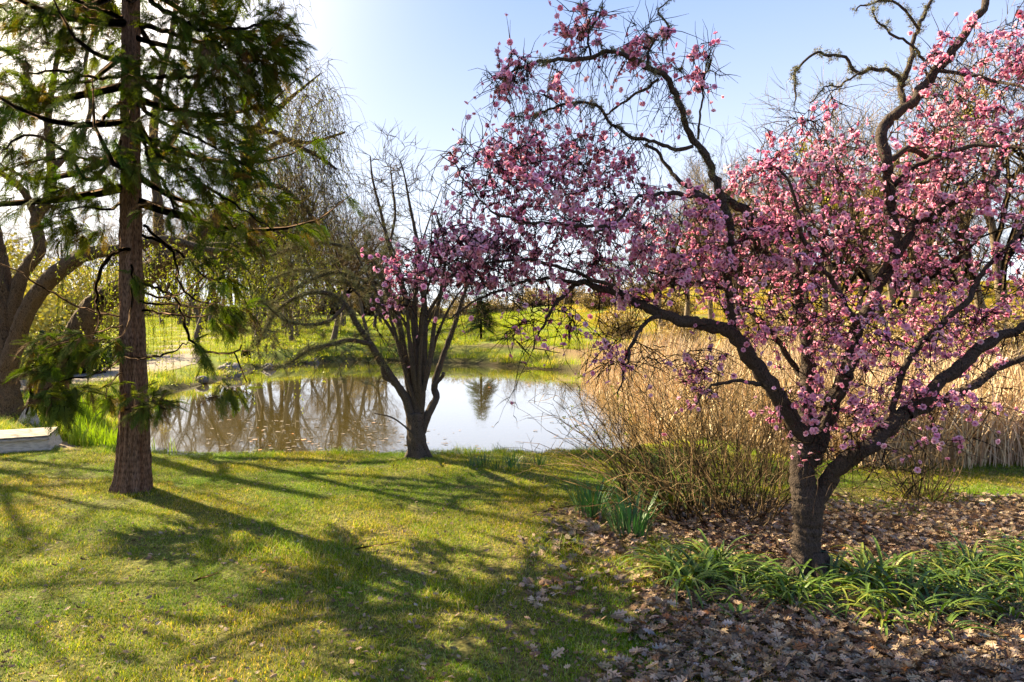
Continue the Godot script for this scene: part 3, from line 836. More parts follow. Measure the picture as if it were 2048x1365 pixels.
	for l in branches:
		var p: PackedVector3Array = l[0]
		if p[0].y > 2.6 and p[0].x < 1.2 and rng.randf() < 0.35:
			for q in p.size():
				moss.append(Transform3D(Basis(Quaternion(Vector3.UP, unit())).scaled(Vector3.ONE * rnd(0.014, 0.032)), p[q]))
				mossc.append(shade(Color(0.16, 0.15, 0.05), 0.7, 1.2))
	scatter("moss", tuft_mesh(26, 1.0), M.moss, moss, mossc, tree)

# ---------- the bare fruit tree at the water ----------
func build_fruit_tree() -> void:
	rng.seed = 23
	var foot := Vector3(FRUIT_LIMBS[0][0], land(FRUIT_LIMBS[0][0], FRUIT_LIMBS[0][2]), FRUIT_LIMBS[0][2])
	var tree := base("fruit_tree", foot, "bare many-stemmed fruit tree with lichened drooping boughs at the pond edge", "tree")
	var lines := []
	for k in FRUIT_LIMBS.size():
		var l: Array = line_of(FRUIT_LIMBS[k], 0.03)
		lines.append(l)
		var g := Geo.new()
		g.lichen = fine
		g.patch = 0.26
		g.tube(l[0], l[1], 36 if k == 0 else 14, Color.WHITE, fine, 0.28, Vector3(60, 18, 60))
		g.smooth_again = true
		put("trunk" if k == 0 else "stem", g.mesh(), M.fruit_bark, tree)
	for k in 5:
		var a := TAU * k / 5.0 + 0.2
		var o := Vector3(cos(a), 0, sin(a))
		var g := Geo.new()
		g.tube(PackedVector3Array([foot + Vector3(0, 0.18, 0) + o * 0.05, foot + Vector3(0, 0.05, 0) + o * 0.10, foot + Vector3(0, -0.06, 0) + o * 0.19]), PackedFloat32Array([0.04, 0.045, 0.02]), 8, Color.WHITE, fine, 0.3, Vector3(9, 5, 9))
		g.smooth_again = true
		put("root", g.mesh(), M.fruit_bark, tree)
	for k in 12:
		var a := k * 2.4
		var top := foot + Vector3(-0.2 + cos(a) * rnd(0.35, 1.0), rnd(2.2, 3.3), sin(a) * rnd(0.3, 0.8))
		var from := foot + Vector3(rnd(-0.05, 0.06), rnd(0.4, 0.8), rnd(-0.05, 0.05))
		var mid := from.lerp(top, 0.5) + Vector3(-cos(a) * 0.12, 0.1, 0) + unit() * 0.1
		var q := PackedVector3Array([from, from.lerp(mid, 0.5) + unit() * 0.04, mid, mid.lerp(top, 0.5) + unit() * 0.08, top])
		var l: Array = smooth_line(q, PackedFloat32Array([0.026, 0.023, 0.018, 0.011, 0.004]), 0.05)
		lines.append(l)
		var g := Geo.new()
		g.tube(l[0], l[1], 8, Color.WHITE, fine, 0.28, Vector3(60, 18, 60))
		g.smooth_again = true
		put("stem", g.mesh(), M.fruit_bark, tree)
	var sk: Array = line_nodes(lines)
	var vols := [[-2.1, 2.2, -8.0, 0.9, 0.55, 0.8, 140], [-2.6, 1.5, -7.9, 0.7, 0.5, 0.7, 90], [-1.1, 2.5, -8.2, 0.85, 0.9, 0.7, 260], [-1.4, 3.3, -8.2, 0.5, 0.6, 0.5, 90], [-0.7, 1.9, -8.1, 0.6, 0.6, 0.6, 130], [-1.6, 1.2, -8.0, 0.7, 0.35, 0.6, 50]]
	var branches := grow(sk[0], sk[1], in_volumes(vols), 0.0040, 0.012, 0.12, 0.14)
	var g := Geo.new()
	var moss := []
	var mossc := []
	for l in branches:
		var p: PackedVector3Array = l[0]
		g.tube(p, l[1], 4, shade(Color.WHITE, 0.8, 1.2))
		var left: bool = p[0].x < -1.35 and p[0].y < 2.9
		for k in range(1, p.size()):
			if rng.randf() < 0.9:
				var tw := twig(p[k], unit() + (p[k] - p[k - 1]).normalized() + Vector3.UP * (0.5 if p[k].y > 2.6 else -0.1), rnd(0.08, 0.3), 0.0036, 0.1 if p[k].y < 2.6 else -0.1)
				g.tube(tw[0], tw[1], 3, shade(Color.WHITE, 0.8, 1.2))
			if left and rng.randf() < 0.55:
				for e in 2:
					moss.append(Transform3D(Basis(Quaternion(Vector3.UP, unit())).scaled(Vector3.ONE * rnd(0.02, 0.05)), p[k] + unit() * 0.012))
					mossc.append(shade(Color(0.19, 0.18, 0.065).lerp(Color(0.26, 0.26, 0.15), rng.randf()), 0.75, 1.25))
	for k in [1, 2, 9, 10, 11, 12]:
		var p: PackedVector3Array = lines[k][0]
		for q in range(p.size() / 4, p.size()):
			for e in 5:
				var o := unit()
				moss.append(Transform3D(Basis(Quaternion(Vector3.UP, o)).scaled(Vector3.ONE * rnd(0.022, 0.055)), p[q] + o * lines[k][1][q] + unit() * 0.025))
				mossc.append(shade(Color(0.20, 0.185, 0.06).lerp(Color(0.27, 0.27, 0.15), rng.randf()), 0.75, 1.25))
	put("twigs", g.mesh(), M.twig_green, tree, "stuff")
	scatter("lichen", tuft_mesh(24, 1.0), M.moss, moss, mossc, tree)

# ---------- the cedar ----------
func spray_mesh() -> ArrayMesh:
	var g := Geo.new()
	var axis := PackedVector3Array()
	for k in 7:
		var t := k / 6.0
		axis.append(Vector3(t, -0.30 * t * t + rnd(-0.02, 0.02), rnd(-0.03, 0.03)))
	g.tube(axis, PackedFloat32Array([0.016, 0.014, 0.012, 0.010, 0.008, 0.006, 0.004]), 3, Color(0.55, 0.5, 0.5))
	for k in 17:
		var t := 0.06 + 0.94 * k / 16.0
		var at := Vector3(t, -0.30 * t * t, 0)
		for s in [-1.0, 1.0]:
			var L := (0.40 * (1.0 - 0.62 * t)) * rnd(0.75, 1.2)
			var d := Vector3(0.85, rnd(-0.38, 0.02), s * rnd(0.55, 0.95)).normalized()
			if k == 16: d = Vector3(1, -0.45, s * 0.2).normalized()
			var w := Vector3(-d.z, 0.15, d.x).normalized() * 0.019
			var tone := shade(Color(1, 1, 1), 0.75, 1.3)
			var e := at + d * L
			g.tri(at - w, at + w, e, tone)
			for f in 4:
				var u := 0.22 + 0.2 * f
				var b := at + d * L * u
				var o := (d * 0.8 + w.normalized() * (1.0 if f % 2 == 0 else -1.0) * 0.75 + Vector3.DOWN * rnd(0.0, 0.35)).normalized()
				g.tri(b - d * 0.019, b + d * 0.019, b + o * L * rnd(0.30, 0.42), tone)
	return g.mesh()

func build_cedar() -> void:
	rng.seed = 37
	var foot := Vector3(-3.62, land(-3.62, -6.6), -6.6)
	var tree := base("cedar_tree", foot, "tall evergreen with furrowed red-brown trunk and drooping dark green sprays", "tree")
	# trunk with deep furrows
	var g := Geo.new()
	var cp := PackedVector3Array([Vector3(-3.60, -0.12, -6.6), Vector3(-3.62, 0.02, -6.6), Vector3(-3.60, 0.14, -6.6), Vector3(-3.59, 0.40, -6.6), Vector3(-3.58, 0.8, -6.6), Vector3(-3.585, 1.4, -6.6), Vector3(-3.585, 2.2, -6.6), Vector3(-3.57, 3.2, -6.6), Vector3(-3.54, 4.6, -6.6), Vector3(-3.5, 6.5, -6.6), Vector3(-3.48, 9.6, -6.6)])
	var cr := PackedFloat32Array([0.20, 0.165, 0.148, 0.128, 0.116, 0.103, 0.090, 0.080, 0.070, 0.055, 0.012])
	var l: Array = smooth_line(cp, cr, 0.025)
	var p: PackedVector3Array = l[0]
	var r: PackedFloat32Array = l[1]
	var sides := 90
	for k in p.size():
		for s in sides:
			var a := TAU * s / sides
			var o := Vector3(cos(a), 0, sin(a))
			var h := p[k].y
			var bend := 0.55 * lumps.get_noise_3d(o.x * 2.0, h * 1.8, o.z * 2.0)
			var f := ridges.get_noise_3d(cos(a + bend) * 10.0, h * 1.7, sin(a + bend) * 10.0)
			var g2 := fine.get_noise_3d(o.x * 12.0, h * 9.0, o.z * 12.0)
			var flare := maxf(0.0, 0.5 - h) * 0.16 * (0.5 + 0.5 * sin(a * 5.0 + 0.7))
			var rr := r[k] * (0.95 + 0.20 * f + 0.09 * g2 + flare)
			g.v.append(p[k] + o * rr)
			g.n.append(o)
			g.c.append(Color(1, 1, 1).lerp(Color(0.72, 0.62, 0.55), clampf(0.5 + 1.2 * fine.get_noise_3d(o.x * 5.0, h * 1.2, o.z * 5.0), 0, 1)))
	for k in p.size() - 1:
		for s in sides:
			var a := k * sides + s
			var b := k * sides + (s + 1) % sides
			g.i.append(a); g.i.append(b); g.i.append(a + sides)
			g.i.append(b); g.i.append(b + sides); g.i.append(a + sides)
	g.smooth_again = true
	put("trunk", g.mesh(), M.cedar_bark, tree)
	var spray := spray_mesh()
	var lines := []
	for row in CEDAR_LOW + CEDAR_HIGH:
		var b: Array = line_of(row, 0.05)
		var pp: PackedVector3Array = b[0]
		for q in range(1, pp.size()):
			pp[q] += Vector3(fine.get_noise_2d(q * 6.0, lines.size() * 50.0), fine.get_noise_2d(q * 6.0, lines.size() * 50.0 + 20.0), fine.get_noise_2d(q * 6.0, lines.size() * 50.0 + 35.0)) * 0.03
		b = [pp, b[1]]
		lines.append(b)
		var gb := Geo.new()
		gb.tube(b[0], b[1], 7, Color.WHITE, fine, 0.3, Vector3(14, 14, 14))
		put("branch", gb.mesh(), M.cedar_twig, tree)
	# upper crown, most of it above the frame: whorls of drooping boughs
	for k in 62:
		var y := 2.75 + 6.6 * pow(k / 61.0, 0.95)
		var az := k * 2.39996 + rnd(-0.3, 0.3)
		var reach := lerpf(2.0, 0.4, clampf((y - 2.6) / 7.0, 0.0, 1.0)) * rnd(0.75, 1.1)
		var o := Vector3(cos(az), 0, sin(az))
		var q := PackedVector3Array()
		var qr := PackedFloat32Array()
		for e in 7:
			var t := e / 6.0
			q.append(Vector3(-3.56, y, -6.6) + o * reach * t + Vector3.UP * reach * (-0.35 * t + 0.42 * t * t * t) + unit() * 0.03 * t)
			qr.append(lerpf(0.022 * reach + 0.004, 0.004, t))
		var gb := Geo.new()
		gb.tube(q, qr, 6, Color.WHITE)
		var br := put("branch", gb.mesh(), M.cedar_twig, tree)
		var places := []
		var tints := []
		var many := int(28 * reach) if y > 4.8 else int(13 * reach)
		var side := o.cross(Vector3.UP)
		for e in many:
			var t := rnd(0.28, 1.0)
			var at := q[int(t * 5.99)].lerp(q[mini(int(t * 5.99) + 1, 6)], t * 5.99 - int(t * 5.99))
			var s := rnd(-1.0, 1.0)
			at += side * s * reach * 0.22 * (1.2 - t) + unit() * 0.06
			var d := (o * 0.8 + side * s * 0.9 + Vector3.DOWN * rnd(0.1, 0.9) + unit() * 0.2)
			if y < 5.0 and absf(at.x + 3.56) < 0.2 and at.z > -6.6: continue
			places.append(Transform3D(frame(d, Vector3.UP + unit() * 0.5).scaled(Vector3.ONE * (rnd(0.14, 0.27) if y < 5.0 else rnd(0.25, 0.4))), at))
			tints.append(cedar_tint())
		scatter("foliage", spray, M.cedar_leaf, places, tints, br)
	# sprays on the boughs in view, each on a twig of its own
	var sk: Array = line_nodes(lines)
	var targets := []
	for q in CEDAR_CLUMPS:
		var cc := Vector3(q[0], q[1], q[2])
		for k in int(q[6] * 1.1):
			targets.append(cc + unit() * pow(rng.randf(), 0.4) * Vector3(q[3], q[4], q[5]))
	var tw := grow(sk[0], sk[1], targets, 0.003, 0.008, 0.02, 0.12)
	var tg := Geo.new()
	var places := []
	var tints := []
	for b in tw:
		var q: PackedVector3Array = b[0]
		tg.tube(q, b[1], 4, Color.WHITE)
		var m := q.size() - 1
		for e in 3:
			var at := q[m - (e % 2)]
			var d := (q[m] - q[m - 1]).normalized() * 0.6 + unit() * 0.6 + Vector3.DOWN * 0.35 + Vector3(at.x + 3.58, 0, at.z + 6.6).normalized() * 0.5
			places.append(Transform3D(frame(d, Vector3.UP + unit() * 0.5).scaled(Vector3.ONE * rnd(0.10, 0.21)), at))
			tints.append(cedar_tint())
	put("twigs", tg.mesh(), M.cedar_twig, tree, "stuff")
	scatter("foliage", spray, M.cedar_leaf, places, tints, tree)

func cedar_tint() -> Color:
	if rng.randf() < 0.14:
		return shade(Color(0.19, 0.105, 0.05), 0.8, 1.2)
	return shade(Color(0.065, 0.115, 0.018).lerp(Color(0.18, 0.18, 0.035), rng.randf()), 0.75, 1.2)

# ---------- the weeping willow ----------
func build_willow() -> void:
	rng.seed = 41
	var foot := Vector3(WILLOW_LIMBS[0][0], land(WILLOW_LIMBS[0][0], WILLOW_LIMBS[0][2]), WILLOW_LIMBS[0][2])
	var tree := base("willow_tree", foot, "old weeping willow with leaning mossy trunks and hanging yellow-green strands", "tree")
	var lines := []
	for k in WILLOW_LIMBS.size():
		var l: Array = line_of(WILLOW_LIMBS[k], 0.05)
		lines.append(l)
		var g := Geo.new()
		g.tube(l[0], l[1], 44 if k in [0, 1, 2] else 9, Color.WHITE, ridges if k in [0, 1, 2] else fine, 0.20 if k in [0, 1, 2] else 0.3, Vector3(26, 7.0, 26))
		g.smooth_again = true
		put("trunk" if k in [0, 2] else "limb", g.mesh(), M.willow_bark, tree)
	# sawn knot on the leaning trunk
	var knot := Geo.new()
	var kp: PackedVector3Array = lines[2][0]
	var at := kp[int(kp.size() * 0.30)] + Vector3(0.06, 0.02, 0.17)
	knot.tube(PackedVector3Array([at - Vector3(0.02, 0.0, 0.1), at, at + Vector3(0.012, 0, 0.05), at + Vector3(0.012, 0, 0.03)]), PackedFloat32Array([0.09, 0.085, 0.07, 0.03]), 12, Color(2.0, 1.7, 1.3), fine, 0.2, Vector3(9, 9, 9))
	put("knot", knot.mesh(), M.willow_bark, tree)
	var vols := [[-4.6, 4.2, -11.8, 1.7, 1.1, 1.5, 110], [-3.4, 3.7, -11.8, 1.0, 1.0, 1.2, 90], [-6.8, 4.6, -11.2, 1.8, 1.4, 1.6, 110], [-5.6, 2.7, -11.2, 1.9, 0.7, 1.3, 90], [-8.2, 3.4, -10.9, 1.4, 1.4, 1.4, 70], [-3.9, 2.7, -11.6, 0.9, 0.7, 1.1, 60], [-6.5, 6.4, -11.4, 2.4, 1.2, 1.8, 90], [-3.2, 4.9, -12.0, 0.7, 0.6, 0.8, 40], [-3.9, 4.6, -12.4, 1.1, 1.2, 1.0, 190], [-3.3, 3.5, -12.0, 0.6, 0.9, 0.8, 80], [-3.7, 5.7, -12.7, 0.8, 0.8, 0.6, 70], [-6.3, 8.2, -11.9, 2.4, 1.5, 2.0, 110], [-4.6, 7.0, -12.3, 1.2, 1.0, 1.2, 40]]
	var sk: Array = line_nodes(lines)
	var branches := grow(sk[0], sk[1], in_volumes(vols, 1.4), 0.0050, 0.013, 0.08, 0.14)
	var g := Geo.new()
	var strands := Geo.new()
	var n := 0
	for l in branches:
		var p: PackedVector3Array = l[0]
		g.tube(p, l[1], 4, shade(Color.WHITE, 0.8, 1.25))
		for k in range(1, p.size()):
			if rng.randf() < 0.55:
				var tw := twig(p[k], unit() + (p[k] - p[k - 1]).normalized(), rnd(0.2, 0.6), 0.004, 0.15, 4)
				g.tube(tw[0], tw[1], 3, shade(Color.WHITE, 0.8, 1.25))
			if rng.randf() < (0.50 if p[k].x > -5.0 else 0.25):
				strand(strands, p[k], rnd(0.3, 1.0), 0.16 if p[k].y > 3.0 else 0.7)
				n += 1
	# long leafy strands over the water
	for q in [1, 2, 11, 12, 13, 5]:
		var p: PackedVector3Array = lines[q][0]
		for k in range(p.size() * 35 / 100, p.size(), 2):
			for e in (3 if q in [1, 11, 12] else 2):
				if rng.randf() < 0.62:
					strand(strands, p[k] + Vector3(rnd(-0.15, 0.15), 0, rnd(-0.5, 0.5)), rnd(0.5, 2.3) if e else rnd(1.2, 2.4), 0.95)
	put("twigs", g.mesh(), M.willow_twig, tree, "stuff")
	put("strands", strands.mesh(), M.willow_leaf, tree, "stuff")
	# yellow moss on top of the arching limb
	var moss := []
	var mossc := []
	for q in [1, 2, 9]:
		var p: PackedVector3Array = lines[q][0]
		var r: PackedFloat32Array = lines[q][1]
		for k in range(p.size() / 5, p.size() * 3 / 4):
			for e in 5:
				var o := Vector3(rnd(-0.6, 0.6), 1.0, rnd(-0.8, 0.8)).normalized()
				moss.append(Transform3D(Basis(Quaternion(Vector3.UP, o)).scaled(Vector3.ONE * rnd(0.015, 0.035)), p[k] + o * r[k] * 0.95 + Vector3(rnd(-0.05, 0.05), 0, 0)))
				mossc.append(shade(Color(0.33, 0.27, 0.03), 0.6, 1.2))
	scatter("moss", tuft_mesh(24, 1.0), M.moss, moss, mossc, tree)

func strand(g: Geo, from: Vector3, L: float, leafy_share: float) -> void:
	if from.y - L < -0.25:
		L = from.y + 0.25
	if L < 0.2: return
	var cuts := maxi(4, int(L / 0.16))
	var p := PackedVector3Array([from])
	var r := PackedFloat32Array([0.0042])
	var d := Vector3(rnd(-0.5, 0.7), rnd(-0.2, 0.3), rnd(-0.5, 0.5))
	var q := from
	var bark := shade(Color(0.29, 0.25, 0.09), 0.7, 1.2)
	for k in cuts:
		d = (d * 0.72 + Vector3.DOWN * 0.36 + unit() * 0.12).normalized()
		q += d * L / cuts
		p.append(q)
		r.append(0.0040 * (1.0 - 0.5 * k / cuts))
		if rng.randf() < leafy_share or true:
			var many := 6 if leafy_share > 0.5 else 2
			for e in many:
				if rng.randf() > leafy_share: continue
				var o := (unit() + Vector3.DOWN * 0.9).normalized() * rnd(0.025, 0.055)
				var s := o.cross(unit()).normalized() * 0.0085
				var b := q + d * rnd(-0.16, 0.0)
				var c := shade(Color(0.44, 0.43, 0.06).lerp(Color(0.30, 0.33, 0.06), rng.randf()), 0.7, 1.2)
				g.tri(b, b + o * 0.5 + s, b + o, c)
				g.tri(b, b + o, b + o * 0.5 - s, c)
	g.tube(p, r, 3, bark)

# ---------- bare trees of the wood and the far bank ----------
func bough(g: Geo, twigs: Geo, at: Vector3, dir: Vector3, L: float, r: float, level: int, droop: float, sides: int) -> void:
	var p := PackedVector3Array([at])
	var rr := PackedFloat32Array([r])
	var d := dir.normalized()
	var q := at
	var cuts := 4 if level > 0 else 3
	for k in cuts:
		d = (d + unit() * 0.2 + Vector3.UP * (0.08 - droop)).normalized()
		q += d * L / cuts
		p.append(q)
		rr.append(r * (1.0 - 0.55 * (k + 1.0) / cuts))
	(g if level > 1 else twigs).tube(p, rr, sides if level > 1 else 3, shade(Color.WHITE, 0.85, 1.15))
	if level == 0:
		return
	var kids := 3 if level > 2 else (5 if level > 1 else 6)
	for k in kids:
		var t := rnd(0.35, 1.0) if k > 0 else 1.0
		var f := t * cuts
		var a := mini(int(f), cuts - 1)
		var b := p[a].lerp(p[a + 1], f - a)
		var o := (d + unit() * 1.0).normalized()
		bough(g, twigs, b, o, L * rnd(0.5, 0.8), maxf(rr[mini(a + 1, cuts)] * rnd(0.55, 0.8), 0.008), level - 1, droop, sides)

func bare_tree_meshes(height: float, levels: int, lean: float, droop: float) -> Array:
	var g := Geo.new()
	var twigs := Geo.new()
	var trunk := Geo.new()
	var p := PackedVector3Array()
	var r := PackedFloat32Array()
	var q := Vector3(0, -0.2, 0)
	var d := Vector3(rnd(-lean, lean), 1, rnd(-lean, lean)).normalized()
	for k in 8:
		p.append(q)
		r.append(height * 0.022 * (1.0 - 0.085 * k) * (1.35 if k == 0 else 1.0))
		d = (d + unit() * 0.12).normalized()
		q += d * height * 0.085
	trunk.tube(p, r, 9, Color.WHITE, fine, 0.25, Vector3(4, 2, 4))
	trunk.smooth_again = true
	for k in 7:
		var a := rng.randi_range(3, 7) if k > 1 else 7
		var o := Vector3(rnd(-1, 1), rnd(0.5, 1.2), rnd(-1, 1))
		bough(g, twigs, p[a], o, height * rnd(0.24, 0.38), r[a] * 0.7, levels, droop, 5)
	return [trunk.mesh(), g.mesh(), twigs.mesh()]

func bare_tree(called: String, kinds: Array, k: int, at: Vector3, size: float, turn: float, bark: Material, fuzz: Material, label: String, group: String) -> Node3D:
	var o := base(called, at, label, "tree", group)
	o.set_meta("local", true)
	put("trunk", kinds[k][0], bark, o)
	put("boughs", kinds[k][1], bark, o, "stuff")
	put("crown", kinds[k][2], fuzz, o, "stuff")
	o.rotation.y = turn
	o.scale = Vector3.ONE * size
	o.remove_meta("local")
	return o

func leaf_cloud_mesh(n: int, leaf: float) -> ArrayMesh:
	var g := Geo.new()
	for k in n:
		var at := unit() * pow(rng.randf(), 0.5) * 0.5
		var o := unit() * leaf
		var s := o.cross(unit()).normalized() * leaf * 0.35
		var t := shade(Color.WHITE, 0.75, 1.25)
		g.tri(at, at + o * 0.5 + s, at + o, t)
		g.tri(at, at + o, at + o * 0.5 - s, t)
	return g.mesh()

func build_background() -> void:
	rng.seed = 53
	var kinds := []
	for k in 5:
		kinds.append(bare_tree_meshes(7.0 + k * 0.4, 3, 0.22, 0.0))
	# grove beyond the pond
	var grove := []
	for k in 34:
		var px := -24.0 + 28.0 * k / 33.0 + rnd(-0.5, 0.5)
		var D := rnd(36.0, 60.0)
		if px > -8.5: continue
		grove.append([px * D / 48.0, D, rnd(0.75, 1.15)])
	for q in [[-10.5, 33.5, 0.9], [-8.9, 34.5, 0.8], [-12.8, 35.0, 1.0], [-7.4, 36.0, 0.75], [-15.0, 33.0, 1.0], [-11.4, 37.0, 1.1]]:
		grove.append(q)
	for q in [[6.6, 30.0, 0.7], [8.2, 27.0, 0.75], [9.9, 31.0, 0.85], [11.0, 26.5, 0.8], [13.4, 33.0, 0.95], [15.2, 27.5, 0.85], [8.8, 36.0, 0.9], [11.6, 41.0, 1.0], [14.6, 37.0, 1.0], [17.4, 34.5, 1.0], [19.6, 31.0, 0.95], [10.4, 46.0, 1.0], [16.0, 44.0, 1.05], [21.0, 38.0, 1.1]]:
		bare_tree("tawny_tree", kinds, rng.randi_range(0, 4), Vector3(q[0], land(q[0], -q[1]) - 0.05, -q[1]), q[2], rnd(0, TAU), M.oak_bark, M.oak_twig, "slender tawny bare tree on the slope behind the blossoming plum", "tawny trees behind the plum")
	for q in grove:
		bare_tree("grove_tree", kinds, rng.randi_range(0, 4), Vector3(q[0], land(q[0], -q[1]) - 0.05, -q[1]), q[2], rnd(0, TAU), M.grove_bark, M.grove_twig, "bare brown tree standing in the grove beyond the pond", "bare trees beyond the pond")
	# distant wood closing the view
	var far := []
	for k in 110:
		var a := -1.02 + 2.0 * k / 109.0 + rnd(-0.02, 0.02)
		var D := rnd(62.0, 105.0)
		far.append([tan(a * 0.72) * D, D, rnd(0.9, 1.5)])
	for q in far:
		var tall: float = q[2]
		if absf(q[0] / q[1] - 0.03) < 0.20: tall *= 0.42
		bare_tree("wood_tree", kinds, rng.randi_range(0, 4), Vector3(q[0], land(q[0], -q[1]) - 0.1, -q[1]), tall, rnd(0, TAU), M.grove_bark, M.wood_twig, "leafless tree in the distant wood behind the meadow", "trees of the distant wood")
	# golden oaks on the right
	var oaks := []
	for k in 3:
		oaks.append(bare_tree_meshes(9.5, 3, 0.3, 0.01))
	var n := 0
	var mist := leaf_cloud_mesh(90, 0.16)
	for q in OAKS:
		var h := land(q[0], -q[1])
		bare_tree("oak_tree", oaks, n % 3, Vector3(q[0], h - 0.1, -q[1]), q[2], rnd(0, TAU), M.oak_bark, M.oak_twig, "tall bare golden-brown oak behind the reeds, " + place_word(OAKS, q), "bare oaks behind the reeds")
		if n < 8:
			for k in 3:
				var a := Vector3(q[0] + rnd(-1.8, 1.8) * q[2], h + rnd(5.0, 8.6) * q[2], -q[1] + rnd(-1.2, 1.2))
				var ball := base("mistletoe", a, "round yellow mistletoe clump high in a bare oak", "mistletoe", "mistletoe clumps in the oaks")
				var f := put("foliage", mist, M.mistletoe, ball)
				f.position = Vector3.ZERO
				ball.scale = Vector3.ONE * rnd(0.45, 0.8)
		n += 1
	for q in [[-9.4, 7.0, 0.95], [-10.6, 10.2, 0.9], [-7.9, 4.6, 0.8]]:
		bare_tree("garden_tree", oaks, (n + 1) % 3, Vector3(q[0], land(q[0], -q[1]) - 0.1, -q[1]), q[2], n * 1.7, M.oak_bark, M.grove_twig, "bare garden tree just beyond the picture's left edge, " + place_word([[-9.4, 7.0], [-10.6, 10.2], [-7.9, 4.6]], q), "bare garden trees at the left")
		n += 1
	# brush at the foot of the oaks and on the left bank
	var brush := leaf_cloud_mesh(60, 0.16)
	var bushes := [[-12.6, 15.5, 2.6, 2.6, 0], [-14.2, 17.5, 3.0, 3.2, 0], [-11.9, 12.2, 2.0, 1.9, 0], [-16.5, 21.0, 3.4, 3.4, 0], [-13.6, 13.4, 2.4, 2.6, 0], [-17.0, 27.0, 3.6, 3.6, 0]]
	for q in bushes:
		shrub_mass("yellow_bush", q, brush, M.bush_leaf, Color(0.42, 0.37, 0.09), "pale yellow-green bush coming into leaf behind the willow, " + place_word(bushes, q), "yellow bushes behind the willow")
	var thickets := [[8.5, 16.5, 2.6, 1.9, 1], [11.5, 18.0, 3.0, 2.3, 1], [14.5, 17.0, 3.0, 2.6, 1], [6.8, 27.5, 2.2, 1.3, 1], [10.5, 26.0, 3.0, 1.8, 1], [5.6, 36.0, 2.6, 1.5, 1], [9.0, 40.0, 3.2, 2.0, 1], [17.0, 18.5, 3.0, 2.6, 1]]
	for q in thickets:
		shrub_mass("brush_thicket", q, brush, M.bush_leaf, Color(0.40, 0.29, 0.13), "tawny leafless brush thicket behind the reed bed, " + place_word(thickets, q), "tawny thickets behind the reeds")
	for k in 26:
		var a := -0.85 + 1.6 * k / 25.0
		var D := rnd(56.0, 74.0)
		var x := tan(a * 0.75) * D
		shrub_mass("hedge_bush", [x, D, rnd(4.0, 6.5), rnd(2.0, 4.0) * (0.55 if absf(x / D - 0.03) < 0.2 else 1.0), 1], brush, M.bush_leaf, Color(0.30, 0.22, 0.12), "brown leafless bush in the hedge at the meadow's far side", "hedge beyond the meadow")
	# dark evergreen shrub by the path
	shrub_mass("evergreen_shrub", [-12.9, 20.5, 1.5, 1.1, 0], brush, M.bush_leaf, Color(0.03, 0.045, 0.018), "dark evergreen shrub beside the gravel path", "")
	# small conifer on the far bank
	var z := -36.0
	var x := (962.0 - 1024.0) / 1400.0 * 36.0
	var foot := Vector3(x, land(x, z), z)
	var fir := base("young_conifer", foot, "small dark conifer alone on the far bank", "tree")
	var tg := Geo.new()
	tg.tube(PackedVector3Array([foot, foot + Vector3(0, 1.2, 0), foot + Vector3(0.02, 2.5, 0)]), PackedFloat32Array([0.07, 0.05, 0.01]), 8, Color.WHITE)
	put("trunk", tg.mesh(), M.grove_bark, fir)
	var places := []
	var tints := []
	var spray := spray_mesh()
	for k in 260:
		var t := rnd(0.12, 1.0)
		var a := rnd(0, TAU)
		var o := Vector3(cos(a), rnd(-0.3, 0.3), sin(a))
		places.append(Transform3D(frame(o, Vector3.UP).scaled(Vector3.ONE * (0.3 + 0.55 * (1.0 - t))), foot + Vector3(0, 0.3 + 2.2 * t, 0) + o * 0.4 * (1.0 - t) * rng.randf()))
		tints.append(shade(Color(0.05, 0.10, 0.03), 0.8, 1.2))
	scatter("crown", spray, M.cedar_leaf, places, tints, fir)

func shrub_mass(called: String, q: Array, cloud: Mesh, m: Material, col: Color, label: String, group: String) -> void:
	var foot := Vector3(q[0], land(q[0], -q[1]), -q[1])
	var o := base(called, foot, label, "bush", group)
	var g := Geo.new()
	var places := []
	var tints := []
	for k in 46:
		var thick := 0.018 * maxf(1.0, q[1] / 25.0)
		var d := Vector3(rnd(-1, 1) * q[2] * 0.55, q[3], rnd(-1, 1) * q[2] * 0.55)
		var tw := twig(foot + Vector3(rnd(-0.4, 0.4), -0.05, rnd(-0.4, 0.4)) * q[2] * 0.5, d, q[3] * rnd(0.7, 1.1), thick, 0.0, 6)
		g.tube(tw[0], tw[1], 4, shade(Color(0.8, 0.7, 0.6), 0.7, 1.3))
		for e in range(2, 7):
			var t2 := twig(tw[0][e], unit() + Vector3.UP * 0.4, q[3] * rnd(0.15, 0.35), thick * 0.55, 0.0, 3)
			g.tube(t2[0], t2[1], 3, shade(Color(0.9, 0.8, 0.7), 0.7, 1.3))
			if q[4] == 0 or rng.randf() < 0.5:
				places.append(Transform3D(Basis(unit(), rnd(0, TAU)).scaled(Vector3.ONE * rnd(0.5, 0.9) * (1.0 if q[4] == 0 else 0.8) * maxf(1.0, q[1] / 40.0)), t2[0][2]))
				tints.append(shade(col, 0.7, 1.25))
	put("stems", g.mesh(), M.oak_bark, o, "stuff")
	scatter("foliage", cloud, m, places, tints, o)

